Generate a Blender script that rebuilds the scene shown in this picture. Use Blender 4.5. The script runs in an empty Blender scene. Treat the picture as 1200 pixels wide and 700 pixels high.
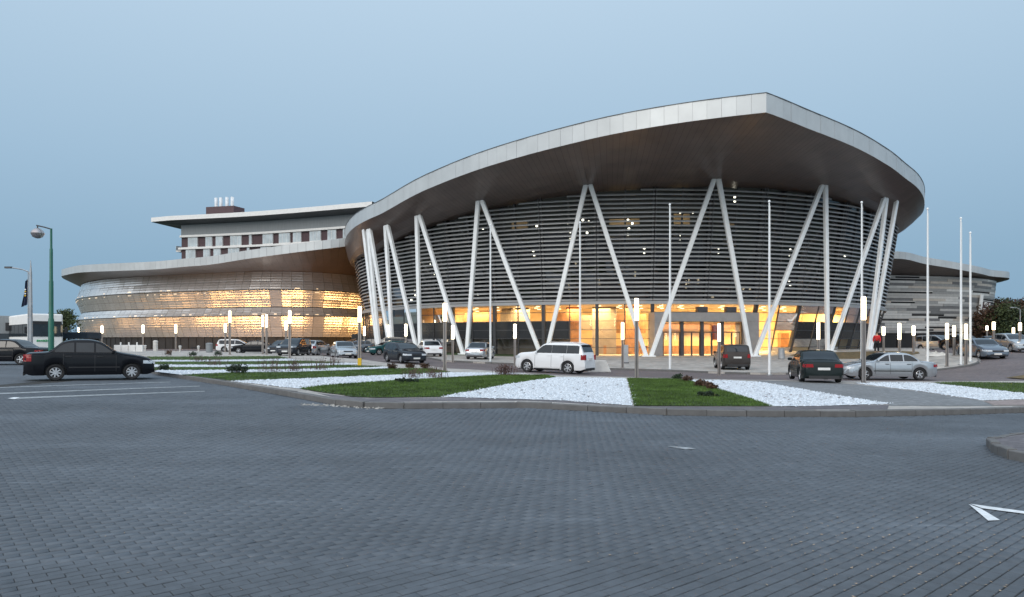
import bpy, bmesh, math, random
import numpy as np
from mathutils import Vector, Matrix
random.seed(7); rng = np.random.default_rng(7)
R_ = math.radians
scene = bpy.context.scene
COL = scene.collection
# ------------------------------------------------------------------ camera
FPX, EYE, HOR = 830.0, 1.75, 399.0            # focal length in photo pixels, eye height, horizon row
cam_d = bpy.data.cameras.new("camera"); cam = bpy.data.objects.new("camera", cam_d); COL.objects.link(cam)
cam_d.sensor_width = 36.0; cam_d.lens = FPX / 1200 * 36
cam_d.shift_y = (HOR - 350) / 1200
cam_d.clip_start = 0.1; cam_d.clip_end = 6000
cam.location = (0, 0, EYE); cam.rotation_euler = (R_(90), 0, 0)
scene.camera = cam
# ------------------------------------------------------------------ world, sun, exposure
SUN_AZ = 205.0                                 # degrees; azimuth clockwise from +Y: behind the camera, to the left
w = bpy.data.worlds.new("World"); scene.world = w; w.use_nodes = True
nt = w.node_tree; nt.nodes.clear()
wo = nt.nodes.new("ShaderNodeOutputWorld"); bg = nt.nodes.new("ShaderNodeBackground")
tcw = nt.nodes.new("ShaderNodeTexCoord"); sxyz = nt.nodes.new("ShaderNodeSeparateXYZ"); ramp = nt.nodes.new("ShaderNodeValToRGB")
nt.links.new(tcw.outputs["Generated"], sxyz.inputs[0]); nt.links.new(sxyz.outputs[2], ramp.inputs[0])
SKY = [(0.0, (.245, .395, .54)), (.10, (.275, .435, .585)), (.22, (.355, .52, .68)), (.43, (.485, .645, .80)), (1.0, (.68, .90, 1.14))]   # dusk blue, paler overhead
el = ramp.color_ramp.elements
el[0].position, el[0].color = SKY[0][0], (*SKY[0][1], 1); el[1].position, el[1].color = SKY[-1][0], (*SKY[-1][1], 1)
for p_, c_ in SKY[1:-1]:
    e_ = el.new(p_); e_.color = (*c_, 1)
bg.inputs[1].default_value = 1.0
# the afterglow: the sky is paler towards the sunset, behind the camera
dotn = nt.nodes.new("ShaderNodeVectorMath"); dotn.operation = 'DOT_PRODUCT'; dotn.inputs[1].default_value = (math.sin(R_(SUN_AZ)), math.cos(R_(SUN_AZ)), .12)
nt.links.new(tcw.outputs["Generated"], dotn.inputs[0])
gl_ = nt.nodes.new("ShaderNodeMapRange"); gl_.interpolation_type = 'SMOOTHSTEP'; gl_.inputs[1].default_value = -.15; gl_.inputs[2].default_value = 1.0
nt.links.new(dotn.outputs["Value"], gl_.inputs[0])
gm_ = nt.nodes.new("ShaderNodeMix"); gm_.data_type = 'RGBA'; gm_.inputs[6].default_value = (1, 1, 1, 1); gm_.inputs[7].default_value = (3.1, 2.35, 1.95, 1)
nt.links.new(gl_.outputs[0], gm_.inputs[0])
ml_ = nt.nodes.new("ShaderNodeVectorMath"); ml_.operation = 'MULTIPLY'; nt.links.new(ramp.outputs[0], ml_.inputs[0]); nt.links.new(gm_.outputs[2], ml_.inputs[1])
nt.links.new(ml_.outputs[0], bg.inputs[0]); nt.links.new(bg.outputs[0], wo.inputs[0])
sd = bpy.data.lights.new("sun", 'SUN'); sd.energy = 0.75; sd.angle = R_(25); sd.color = (1, .93, .84)
so = bpy.data.objects.new("sun", sd); COL.objects.link(so)
dv = Vector((math.sin(R_(SUN_AZ)) * math.cos(R_(22)), math.cos(R_(SUN_AZ)) * math.cos(R_(22)), math.sin(R_(22))))
so.rotation_euler = dv.to_track_quat('Z', 'Y').to_euler()
scene.view_settings.view_transform = 'Standard'; scene.view_settings.look = 'None'
scene.view_settings.exposure = 0.0; scene.view_settings.gamma = 1.0
cy = scene.cycles; cy.use_denoising = True; cy.max_bounces = 6; cy.transparent_max_bounces = 14
cy.caustics_reflective = False; cy.caustics_refractive = False; cy.sample_clamp_indirect = 4.0
# ------------------------------------------------------------------ helpers
def ss(a, b, x):
    t = np.clip((np.asarray(x, float) - a) / (b - a), 0, 1); return t * t * (3 - 2 * t)
def softclip(x, a, b):
    m, h = (a + b) / 2, (b - a) / 2
    return m + h * np.tanh((x - m) / h * 1.05)
def T(x, y):                                   # height of the gently rolling site
    x = np.asarray(x, float); y = np.asarray(y, float)
    s = -0.020 * softclip(x, -20, 22) * (1 - ss(50, 66, y) * ss(-2, 8, x)) * ss(0, 20, y)
    d = -0.22 * np.exp(-((y - 45) / 9) ** 2) * np.exp(-((x - 4) / 9) ** 2)
    r = ss(25, 38, x) * 0.95 * (1 - ss(60, 80, y) * .4) * ss(36, 46, y)
    return (s + d + r) * (1 - ss(110, 170, np.hypot(x, y)))
def Tz(x, y): return float(T(x, y))
def at(u, v, Y): return Vector(((u - 600) / FPX * Y, Y, EYE + (HOR - v) / FPX * Y))
def ground(u, v, dz=0.0):                      # where the sight line of a photo pixel meets the site
    k = (v - HOR) / FPX; Y = EYE / max(k, 1e-4)
    lo, hi = 2.0, 400.0
    for _ in range(60):
        m = (lo + hi) / 2
        z = EYE - k * m
        if z > Tz((u - 600) / FPX * m, m) + dz: lo = m
        else: hi = m
    Y = (lo + hi) / 2
    return ((u - 600) / FPX * Y, Y)
def zat(v, Y): return EYE + (HOR - v) / FPX * Y
def pchip(xs, ys):
    xs = np.array(xs, float); ys = np.array(ys, float); o = np.argsort(xs); xs, ys = xs[o], ys[o]
    h = np.diff(xs); dl = np.diff(ys) / h; m = np.zeros_like(ys)
    for i in range(1, len(xs) - 1):
        if dl[i-1] * dl[i] > 0:
            w1, w2 = 2*h[i] + h[i-1], h[i] + 2*h[i-1]; m[i] = (w1 + w2) / (w1/dl[i-1] + w2/dl[i])
    m[0], m[-1] = dl[0], dl[-1]
    def f(x):
        x = min(max(x, xs[0]), xs[-1]); i = int(min(max(np.searchsorted(xs, x) - 1, 0), len(h) - 1))
        t = (x - xs[i]) / h[i]
        return float(ys[i]*(1+2*t)*(1-t)**2 + h[i]*m[i]*t*(1-t)**2 + ys[i+1]*t*t*(3-2*t) + h[i]*m[i+1]*t*t*(t-1))
    return f
def catmull(pts, n):
    P = [np.array(p, float) for p in pts]; P = [2*P[0]-P[1]] + P + [2*P[-1]-P[-2]]; out = []
    for i in range(1, len(P) - 2):
        for k in range(n):
            t = k / n; a, b, c, d = P[i-1:i+3]
            out.append(.5*((2*b)+(c-a)*t+(2*a-5*b+4*c-d)*t*t+(3*b-a-3*c+d)*t**3))
    out.append(P[-2]); return np.array(out)
def resample(pts, step=None, n=None):
    pts = np.array(pts, float); L = np.r_[0, np.cumsum(np.linalg.norm(np.diff(pts, axis=0), axis=1))]
    n = n or max(2, int(round(L[-1] / step)) + 1); q = np.linspace(0, L[-1], n)
    return np.stack([np.interp(q, L, pts[:, k]) for k in range(pts.shape[1])], 1)

class MB:
    """collects shapes, then links them as ONE mesh object"""
    def __init__(s): s.v = []; s.f = []
    def add(s, vs, fs):
        k = len(s.v); s.v += [tuple(p) for p in vs]; s.f += [tuple(i + k for i in f) for f in fs]; return s
    def quad(s, a, b, c, d): return s.add([a, b, c, d], [(0, 1, 2, 3)])
    def hexa(s, a):                             # 8 corners: bottom ring then top ring
        return s.add(a, [(3, 2, 1, 0), (4, 5, 6, 7), (0, 1, 5, 4), (1, 2, 6, 5), (2, 3, 7, 6), (3, 0, 4, 7)])
    def box(s, c, d, rz=0, M=None):
        x, y, z = d[0]/2, d[1]/2, d[2]/2
        co = [Vector(p) for p in ((-x,-y,-z),(x,-y,-z),(x,y,-z),(-x,y,-z),(-x,-y,z),(x,-y,z),(x,y,z),(-x,y,z))]
        m = M or Matrix.Rotation(rz, 3, 'Z'); return s.hexa([Vector(c) + m @ p for p in co])
    def tube(s, a, b, r0, r1=None, n=8, cap=True):
        a, b = Vector(a), Vector(b); r1 = r0 if r1 is None else r1
        d = (b - a).normalized(); x = d.orthogonal().normalized(); y = d.cross(x)
        vs = []
        for p, r in ((a, r0), (b, r1)):
            vs += [p + (x*math.cos(2*math.pi*i/n) + y*math.sin(2*math.pi*i/n))*r for i in range(n)]
        fs = [(i, (i+1) % n, n+(i+1) % n, n+i) for i in range(n)]
        if cap: fs += [tuple(range(n-1, -1, -1)), tuple(range(n, 2*n))]
        return s.add(vs, fs)
    def path(s, pts, r, n=6):
        for i in range(len(pts)-1): s.tube(pts[i], pts[i+1], r if not callable(r) else r(i), r if not callable(r) else r(i+1), n)
        return s
    def lathe(s, prof, n=16, c=(0,0,0), axis='Z'):
        vs = []; c = Vector(c)
        for r, h in prof:
            for i in range(n):
                t = 2*math.pi*i/n
                p = (r*math.cos(t), r*math.sin(t), h) if axis == 'Z' else (r*math.cos(t), h, r*math.sin(t))
                vs.append(c + Vector(p))
        m = len(prof)
        fs = [(j*n+i, j*n+(i+1) % n, (j+1)*n+(i+1) % n, (j+1)*n+i) for j in range(m-1) for i in range(n)]
        return s.add(vs, fs)
    def prism(s, poly, z0, z1):
        n = len(poly); vs = [(p[0], p[1], z0) for p in poly] + [(p[0], p[1], z1) for p in poly]
        fs = [tuple(range(n-1, -1, -1)), tuple(range(n, 2*n))] + [(i, (i+1) % n, n+(i+1) % n, n+i) for i in range(n)]
        return s.add(vs, fs)
    def grid(s, rows):                          # rows of equal length
        n = len(rows[0]); vs = [p for r in rows for p in r]
        return s.add(vs, [(j*n+i, j*n+i+1, (j+1)*n+i+1, (j+1)*n+i) for j in range(len(rows)-1) for i in range(n-1)])
    def mesh(s, name, m, smooth=False, fix=True):
        me = bpy.data.meshes.new(name); me.from_pydata(s.v, [], s.f)
        if fix:
            bm = bmesh.new(); bm.from_mesh(me); bmesh.ops.recalc_face_normals(bm, faces=bm.faces); bm.to_mesh(me); bm.free()
        if smooth:
            me.polygons.foreach_set("use_smooth", [True]*len(me.polygons))
            me.set_sharp_from_angle(angle=R_(smooth if smooth is not True else 40))
        me.materials.append(m); return me
    def build(s, name, m, parent=None, smooth=False, world=False, fix=True, bevel=0):
        if world and parent is not None:
            l = parent.location
            s.v = [(p[0]-l[0], p[1]-l[1], p[2]-l[2]) for p in s.v]
        o = bpy.data.objects.new(name, s.mesh(name, m, smooth, fix)); COL.objects.link(o)
        if parent is not None: o.parent = parent
        if bevel:
            b = o.modifiers.new("bevel", 'BEVEL'); b.width = bevel; b.segments = 2; b.limit_method = 'ANGLE'
        return o
def tag(o, label=None, cat=None, group=None, kind=None):
    if label: o['label'] = label
    if cat: o['category'] = cat
    if group: o['group'] = group
    if kind: o['kind'] = kind
    return o
def thing(name, label, cat, loc=(0,0,0), rz=0, group=None):
    o = bpy.data.objects.new(name, None); COL.objects.link(o); o.location = loc; o.rotation_euler = (0, 0, rz)
    o.empty_display_size = .2
    return tag(o, label, cat, group)
def copy_tree(o, parent=None):
    c = o.copy(); COL.objects.link(c)
    if parent is not None: c.parent = parent
    for ch in list(o.children): copy_tree(ch, c)
    return c
def fast_mesh(name, V, F, m, kind=None, parent=None):   # numpy arrays, F of equal-sized faces
    me = bpy.data.meshes.new(name); V = np.asarray(V, np.float32); F = np.asarray(F, np.int32); k = F.shape[1]
    me.vertices.add(len(V)); me.vertices.foreach_set("co", V.ravel())
    me.loops.add(F.size); me.loops.foreach_set("vertex_index", F.ravel())
    me.polygons.add(len(F)); me.polygons.foreach_set("loop_start", np.arange(0, F.size, k, dtype=np.int32))
    me.update(calc_edges=True); me.validate(); me.materials.append(m)
    o = bpy.data.objects.new(name, me); COL.objects.link(o)
    if parent is not None: o.parent = parent
    return tag(o, kind=kind)
# ------------------------------------------------------------------ materials
def nd(n, t, **k):
    x = n.nodes.new(t)
    for a, b in k.items(): setattr(x, a, b)
    return x
def mk(name, c, rough=.6, metal=0., var=.12, ns=2.0, bump=0., bs=40., spec=.5, pos=False, isl=0., stain=0., coat=0., stretch=None):
    m = bpy.data.materials.new(name); m.use_nodes = True; n = m.node_tree; L = n.links.new
    b = n.nodes["Principled BSDF"]
    b.inputs["Roughness"].default_value = rough; b.inputs["Metallic"].default_value = metal
    b.inputs["Specular IOR Level"].default_value = spec; b.inputs["Coat Weight"].default_value = coat
    g = nd(n, "ShaderNodeNewGeometry"); tc = nd(n, "ShaderNodeTexCoord")
    vec = g.outputs["Position"] if pos else tc.outputs["Object"]
    if stretch:
        mp = nd(n, "ShaderNodeMapping"); mp.inputs["Scale"].default_value = stretch; L(vec, mp.inputs[0]); vec = mp.outputs[0]
    nz = nd(n, "ShaderNodeTexNoise"); nz.inputs["Scale"].default_value = ns; nz.inputs["Detail"].default_value = 5; L(vec, nz.inputs["Vector"])
    mr = nd(n, "ShaderNodeMapRange"); mr.inputs[3].default_value = 1 - var*1.6; mr.inputs[4].default_value = 1 + var*1.6
    mr.inputs[1].default_value = .25; mr.inputs[2].default_value = .75; L(nz.outputs[0], mr.inputs[0]); val = mr.outputs[0]
    if isl:
        oi = nd(n, "ShaderNodeObjectInfo"); a = nd(n, "ShaderNodeMath", operation='ADD'); L(g.outputs["Random Per Island"], a.inputs[0]); L(oi.outputs["Random"], a.inputs[1])
        fr = nd(n, "ShaderNodeMath", operation='FRACT'); L(a.outputs[0], fr.inputs[0])
        m2 = nd(n, "ShaderNodeMapRange"); m2.inputs[3].default_value = 1-isl; m2.inputs[4].default_value = 1+isl; L(fr.outputs[0], m2.inputs[0])
        mm = nd(n, "ShaderNodeMath", operation='MULTIPLY'); L(val, mm.inputs[0]); L(m2.outputs[0], mm.inputs[1]); val = mm.outputs[0]
    if stain:
        n3 = nd(n, "ShaderNodeTexNoise"); n3.inputs["Scale"].default_value = .35; n3.inputs["Detail"].default_value = 8; n3.inputs["Roughness"].default_value = .65
        L(g.outputs["Position"], n3.inputs["Vector"])
        m3 = nd(n, "ShaderNodeMapRange"); m3.inputs[1].default_value = .32; m3.inputs[2].default_value = .68; m3.inputs[3].default_value = 1-stain; m3.inputs[4].default_value = 1+stain
        L(n3.outputs[0], m3.inputs[0]); mm = nd(n, "ShaderNodeMath", operation='MULTIPLY'); L(val, mm.inputs[0]); L(m3.outputs[0], mm.inputs[1]); val = mm.outputs[0]
    vm = nd(n, "ShaderNodeVectorMath", operation='SCALE'); vm.inputs[0].default_value = c[:3]; L(val, vm.inputs["Scale"])
    L(vm.outputs[0], b.inputs["Base Color"])
    if bump:
        n2 = nd(n, "ShaderNodeTexNoise"); n2.inputs["Scale"].default_value = bs; n2.inputs["Detail"].default_value = 4; L(vec, n2.inputs["Vector"])
        bp = nd(n, "ShaderNodeBump"); bp.inputs["Strength"].default_value = bump; bp.inputs["Distance"].default_value = .02
        L(n2.outputs[0], bp.inputs["Height"]); L(bp.outputs[0], b.inputs["Normal"])
    return m
def emit(name, c, s):
    m = bpy.data.materials.new(name); m.use_nodes = True; n = m.node_tree; b = n.nodes["Principled BSDF"]
    b.inputs["Base Color"].default_value = (.8, .8, .8, 1); b.inputs["Emission Color"].default_value = (*c, 1); b.inputs["Emission Strength"].default_value = s
    return m
def glass(name, tint, refl=1.0, rough=.02, base=.04):
    m = bpy.data.materials.new(name); m.use_nodes = True; n = m.node_tree; n.nodes.clear(); L = n.links.new
    o = nd(n, "ShaderNodeOutputMaterial"); tr = nd(n, "ShaderNodeBsdfTransparent"); tr.inputs[0].default_value = (*tint, 1)
    gl = nd(n, "ShaderNodeBsdfGlossy"); gl.inputs[0].default_value = (1, 1, 1, 1); gl.inputs[1].default_value = rough
    lw = nd(n, "ShaderNodeFresnel"); lw.inputs[0].default_value = 1.5
    mu = nd(n, "ShaderNodeMath", operation='MULTIPLY_ADD'); mu.inputs[1].default_value = refl; mu.inputs[2].default_value = base
    mx = nd(n, "ShaderNodeMixShader"); L(lw.outputs[0], mu.inputs[0]); L(mu.outputs[0], mx.inputs[0]); L(tr.outputs[0], mx.inputs[1]); L(gl.outputs[0], mx.inputs[2]); L(mx.outputs[0], o.inputs[0])
    return m
def brickmat(name, c, joint, sc, ang, rough=.8, var=.2, stain=.15):
    m = mk(name, c, rough, var=.1, ns=20, pos=True, stain=stain, bump=.15, bs=60); n = m.node_tree; L = n.links.new; b = n.nodes["Principled BSDF"]
    g = nd(n, "ShaderNodeNewGeometry"); mp = nd(n, "ShaderNodeMapping"); mp.inputs["Rotation"].default_value = (0, 0, -ang); L(g.outputs["Position"], mp.inputs[0])
    br = nd(n, "ShaderNodeTexBrick"); br.inputs["Scale"].default_value = 1.0; br.inputs["Brick Width"].default_value = sc[0]; br.inputs["Row Height"].default_value = sc[1]
    br.inputs["Mortar Size"].default_value = .006; br.inputs["Color1"].default_value = (1-var,)*3+(1,); br.inputs["Color2"].default_value = (1+var,)*3+(1,); br.inputs["Mortar"].default_value = (joint,)*3+(1,)
    L(mp.outputs[0], br.inputs["Vector"])
    old = b.inputs["Base Color"].links[0].from_socket; vm = nd(n, "ShaderNodeVectorMath", operation='MULTIPLY'); L(old, vm.inputs[0]); L(br.outputs["Color"], vm.inputs[1]); L(vm.outputs[0], b.inputs["Base Color"])
    return m
PAVE_ANG = math.atan2(830, 980)
M = dict(
    ground=mk("dull_ground", (.06,.07,.05), .95, ns=.3, pos=True),
    paver=mk("grey_paver", (.098,.112,.128), .75, var=.1, ns=9, bump=.25, bs=120, pos=True, isl=.055, stain=.22),
    bed=mk("joint_sand", (.035,.035,.034), .95, ns=8, pos=True, var=.4),
    pave_far=brickmat("grey_paver_far", (.098,.112,.128), .6, (.2,.1), PAVE_ANG, stain=.2),
    drive=brickmat("brown_paving", (.155,.128,.128), .7, (.2,.1), .3, stain=.12),
    apron=brickmat("light_paving", (.43,.40,.365), .75, (.4,.4), .2, stain=.14),
    walk=brickmat("pinkish_paving", (.145,.132,.140), .6, (.2,.1), .1, stain=.15),
    walk_grey=brickmat("grey_walk_paving", (.2,.205,.21), .7, (.2,.1), .35, stain=.12),
    pink=brickmat("pink_walk_paving", (.30,.24,.225), .7, (.2,.1), .1, stain=.12),
    kerb=mk("kerb_concrete", (.140,.137,.134), .85, var=.10, ns=5, bump=.4, bs=50, pos=True, isl=.06),
    soil=mk("lawn_soil", (.045,.075,.02), .95, var=.3, ns=6, pos=True, stain=.25),
    grass=mk("grass_blade", (.078,.135,.030), .7, var=.35, ns=1.3, pos=True, isl=.35, stain=.2, spec=.2),
    drygrass=mk("dry_grass", (.14,.10,.045), .95, var=.4, ns=4, pos=True, bump=.6, bs=20),
    gravelbed=mk("gravel_bed", (.52,.56,.60), .9, var=.22, ns=30, pos=True, bump=.8, bs=40),
    stone=mk("white_stone", (.64,.68,.72), .8, var=.08, ns=20, pos=True, isl=.22),
    paint=mk("road_paint", (.72,.74,.75), .7, var=.12, ns=14, pos=True),
    paint_worn=mk("worn_road_paint", (.30,.32,.33), .8, var=.3, ns=10, pos=True),
    rubble=mk("rubble", (.32,.30,.27), .9, var=.3, ns=12, pos=True, isl=.3),
    leaf_litter=mk("fallen_leaf", (.33,.25,.18), .8, var=.2, isl=.4),
    white_steel=mk("white_painted_steel", (.86,.88,.88), .4, var=.05, ns=1.2),
    fascia=mk("pale_metal_panel", (.55,.57,.57), .40, .2, var=.05, ns=.6, isl=.035),
    cap=mk("dark_cap", (.10,.11,.12), .5),
    soffit=mk("brown_soffit_metal", (.120,.090,.080), .34, .3, var=.12, ns=.5, isl=.05, spec=.6),
    backing=mk("dark_backing", (.025,.025,.027), .9),
    louvre=mk("grey_louvre", (.53,.535,.54), .36, .3, var=.06, ns=.8, isl=.05),
    mullion=mk("dark_mullion", (.075,.075,.08), .45, .3),
    frame=mk("portal_cladding", (.34,.325,.32), .5, .2, var=.06),
    spandrel=mk("charcoal_spandrel", (.022,.023,.026), .25, spec=.6),
    pane=glass("clear_glazing", (.93,.94,.93), .9, base=.02),
    pane_up=glass("tinted_glazing", (.42,.46,.5), .9, base=.03),
    in_wall=mk("warm_wall", (.70,.52,.30), .8, var=.12, ns=.5),
    in_floor=mk("pale_floor", (.55,.46,.33), .35, var=.1),
    in_ceil=mk("pale_ceiling", (.7,.62,.5), .8, var=.05),
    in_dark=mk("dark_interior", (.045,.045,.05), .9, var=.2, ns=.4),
    in_wood=mk("reddish_wood", (.26,.13,.06), .5, var=.2, ns=2),
    in_grey=mk("grey_partition", (.24,.2,.17), .7, var=.15, ns=1),
    lampwarm=emit("ceiling_lamp_glow", (1,.80,.5), 3.0),
    spot=emit("pendant_glow", (1,.88,.66), 9.0),
    tube=emit("lamp_tube_glow", (1,.82,.52), 7.0),
    seamglint=emit("seam_glint_glow", (1,.70,.36), 1.0),  # warm reflections in the metal skin, given as emission
    post=mk("lamp_post_steel", (.30,.27,.25), .4, .5),
    galv=mk("galvanised_steel", (.42,.43,.44), .4, .6),
    skin=mk("perforated_metal", (.72,.71,.70), .24, .62, var=.06, ns=1.4, isl=.05, stretch=(1,1,3)),
    plinth=mk("dark_plinth", (.02,.021,.022), .7, var=.2, ns=1),
    maroon=mk("maroon_panel", (.075,.04,.045), .6, var=.1),
    hotelwhite=mk("white_render", (.86,.85,.82), .7, var=.04),
    hotelgrey=mk("grey_cladding", (.24,.26,.27), .6, var=.06, stretch=(4,4,.2)),
    hotelwin=mk("pale_window", (.52,.58,.60), .15, var=.15, ns=.6, spec=.8),
    chimney=mk("chimney_white", (.82,.84,.86), .4),
    lampgreen=mk("green_painted_pole", (.01,.12,.08), .4),
    silver=mk("silver_globe", (.45,.42,.42), .25, .7),
    navy=mk("navy_flag", (.012,.02,.05), .8), yellow=mk("yellow_paint", (.75,.48,.03), .6),
    bark=mk("bark", (.07,.05,.035), .95, var=.3, bump=.5, bs=20), twig=mk("twig", (.11,.06,.05), .9, var=.3),
    leaf=mk("olive_leaf", (.055,.075,.025), .7, var=.3, pos=True, ns=.8, isl=.4),
    leaf_dark=mk("dark_green_leaf", (.025,.045,.022), .7, var=.3, pos=True, ns=.8, isl=.4),
    leaf_brown=mk("autumn_leaf", (.075,.04,.022), .7, var=.3, pos=True, ns=.8, isl=.4),
    concrete=mk("pale_concrete", (.62,.61,.58), .8, var=.12, ns=2, bump=.2, bs=25),
    black=mk("black_rubber", (.012,.012,.013), .75), trim=mk("black_trim", (.02,.02,.022), .5),
    carglass=mk("car_glass", (.012,.017,.022), .03, var=.3, ns=1.5, spec=.6),
    rim=mk("alloy_rim", (.62,.63,.65), .3, .7), red=mk("tail_lamp_red", (.28,.008,.012), .25, spec=.35),
    clear=mk("headlamp_clear", (.62,.66,.70), .12, spec=.9), plate=mk("number_plate", (.75,.75,.73), .4),
    chrome=mk("chrome", (.7,.7,.7), .15, .9), orange=mk("orange_banner", (.8,.13,.03), .6),
    skin_h=mk("skin", (.5,.32,.24), .6), redcoat=mk("red_jacket", (.45,.015,.02), .8), darkcloth=mk("dark_trousers", (.015,.016,.02), .9), hair=mk("hair", (.05,.035,.025), .8),
    green_print=mk("green_print", (.03,.35,.12), .6),
)
def scuffed(m, ang):                             # worn lanes, pale scuffs and dark drips on the paving
    n = m.node_tree; L = n.links.new; b = n.nodes["Principled BSDF"]; g = nd(n, "ShaderNodeNewGeometry")
    old = b.inputs["Base Color"].links[0].from_socket
    for sc, lo, hi, v0, v1, rot in (((.05, .42, 1), .35, .68, .84, 1.10, .06), ((.5, 3.2, 1), .60, .74, 1.0, 1.38, ang), ((1.6, 1.9, 1), .22, .36, .70, 1.0, 0), ((9, 9, 1), .24, .32, .75, 1.0, 0)):
        mp = nd(n, "ShaderNodeMapping"); mp.inputs["Rotation"].default_value = (0, 0, -rot); mp.inputs["Scale"].default_value = sc; L(g.outputs["Position"], mp.inputs[0])
        nz = nd(n, "ShaderNodeTexNoise"); nz.inputs["Scale"].default_value = 1; nz.inputs["Detail"].default_value = 6; nz.inputs["Roughness"].default_value = .6; L(mp.outputs[0], nz.inputs["Vector"])
        mr = nd(n, "ShaderNodeMapRange"); mr.inputs[1].default_value = lo; mr.inputs[2].default_value = hi; mr.inputs[3].default_value = v0; mr.inputs[4].default_value = v1; L(nz.outputs[0], mr.inputs[0])
        vm = nd(n, "ShaderNodeVectorMath", operation='SCALE'); L(old, vm.inputs[0]); L(mr.outputs[0], vm.inputs["Scale"]); old = vm.outputs[0]
    L(old, b.inputs["Base Color"])
scuffed(M['paver'], PAVE_ANG); scuffed(M['pave_far'], PAVE_ANG); scuffed(M['drive'], .1); scuffed(M['walk'], .1); scuffed(M['apron'], .1)
def banded(m, period, depth):                    # fine pressed lines across the metal sheets
    n = m.node_tree; L = n.links.new; b = n.nodes["Principled BSDF"]; g = nd(n, "ShaderNodeNewGeometry"); wv = nd(n, "ShaderNodeTexWave"); wv.bands_direction = 'Z'
    wv.inputs["Scale"].default_value = 1/period*.314; wv.inputs["Distortion"].default_value = .4; L(g.outputs["Position"], wv.inputs["Vector"])
    bp = nd(n, "ShaderNodeBump"); bp.inputs["Strength"].default_value = .28; bp.inputs["Distance"].default_value = depth; L(wv.outputs["Fac"], bp.inputs["Height"]); L(bp.outputs[0], b.inputs["Normal"])
banded(M['skin'], .42, .035)
# ------------------------------------------------------------------ the ground and its sheets
def sheet(name, poly, m, dz, cell=1.5, kind='structure', skirt=0.0):
    """a polygon in plan, cut into cells so that it follows the rolling site"""
    bm = bmesh.new(); vs = [bm.verts.new((p[0], p[1], 0)) for p in poly]; bm.faces.new(vs)
    bmesh.ops.triangulate(bm, faces=bm.faces[:])
    xs = [p[0] for p in poly]; ys = [p[1] for p in poly]
    for ax, lo, hi in ((0, min(xs), max(xs)), (1, min(ys), max(ys))):
        k = math.ceil(lo / cell) * cell
        while k < hi:
            co = (k, 0, 0) if ax == 0 else (0, k, 0); no = (1, 0, 0) if ax == 0 else (0, 1, 0)
            bmesh.ops.bisect_plane(bm, geom=bm.verts[:] + bm.edges[:] + bm.faces[:], plane_co=co, plane_no=no, dist=1e-5)
            k += cell
    bm.normal_update()
    for f in bm.faces:
        if f.normal.z < 0: f.normal_flip()
    co = np.array([v.co[:] for v in bm.verts]); z = T(co[:, 0], co[:, 1]) + dz
    for v, q in zip(bm.verts, z): v.co.z = q
    if skirt:
        be = [e for e in bm.edges if e.is_boundary]
        r = bmesh.ops.extrude_edge_only(bm, edges=be)
        for v in r['geom']:
            if isinstance(v, bmesh.types.BMVert): v.co.z -= skirt
    me = bpy.data.meshes.new(name); bm.to_mesh(me); bm.free(); me.materials.append(m)
    o = bpy.data.objects.new(name, me); COL.objects.link(o); return tag(o, kind=kind)
def gp(pts, dz=0.0): return [ground(u, v, dz) for u, v in pts]
def inpoly(P, poly):
    x, y = P[:, 0], P[:, 1]; r = np.zeros(len(P), bool); n = len(poly)
    for i in range(n):
        x1, y1 = poly[i]; x2, y2 = poly[(i+1) % n]
        c = ((y1 > y) != (y2 > y)); xi = (x2 - x1) * (y - y1) / ((y2 - y1) if y2 != y1 else 1e-9) + x1
        r ^= c & (x < xi)
    return r
def scatter(poly, dens, cap=400000):
    a = np.array(poly); lo, hi = a.min(0), a.max(0); n = int(min(cap, dens * np.prod(hi - lo)))
    P = lo + rng.random((n, 2)) * (hi - lo); return P[inpoly(P, poly)]
# far ground, to the horizon
ring = [0, 8, 20, 40, 60, 80, 100, 120, 140, 170, 250, 600, 3000]
vs, fs, nseg = [(0, 0, -.06)], [], 96
for r in ring[1:]:
    for i in range(nseg):
        a = 2*math.pi*i/nseg; x, y = r*math.sin(a), r*math.cos(a); vs.append((x, y, Tz(x, y) - .06 - (.7 if 15 < r < 150 else 0)))
fs += [(0, 1+i, 1+(i+1) % nseg) for i in range(nseg)]
for j in range(len(ring)-2):
    fs += [(1+j*nseg+i, 1+j*nseg+(i+1) % nseg, 1+(j+1)*nseg+(i+1) % nseg, 1+(j+1)*nseg+i) for i in range(nseg)]
tag(MB().add(vs, fs).build("ground", M['ground']), kind='structure')
KZ = .13                                         # kerb height
kerb_px = [(120,414),(150,427),(180,437.5),(205,442),(270,452.5),(330,462.5),(375,470.5),(400,475.5),(430,478),(480,478.5),(560,478),(620,477.5),(700,482),(780,486),(890,488),(1000,488),(1100,486),(1200,483),(1290,479)]
kerb_pts = gp(kerb_px)
far_px = [(1290,446.5),(1200,446.5),(1090,447.2),(1000,446.8),(905,445.5),(830,444.5),(735,442),(652,440),(600,436.5),(560,433.5),(528,432),(504,429),(470,427),(450,425),(420,421),(380,418),(340,415.5),(300,414.2),(240,413.2),(170,412)]
far_pts = gp(far_px, KZ)
plaza_poly = [(-75,-14),(60,-14),(60,22)] + [(28, 21.5)] + [(p[0], p[1]+1.2) for p in kerb_pts[::-1][1:-3]] + [(-30, 45), (-33, 60), (-75, 62)]
plaza = sheet("plaza_paving", plaza_poly, M['pave_far'], -.012, 2.0)
drive_poly = gp([(100,409),(130,416),(300,428),(450,447),(600,458),(800,462),(1290,462)], 0) + [(95, 40), (95, 125), (-60, 125), (-60, 90)]
drive = sheet("drive", drive_poly, M['drive'], -.004, 2.0)
island_poly = kerb_pts + far_pts
island = sheet("traffic_island", island_poly, M['apron'], KZ, 1.2, skirt=.2)
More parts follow.
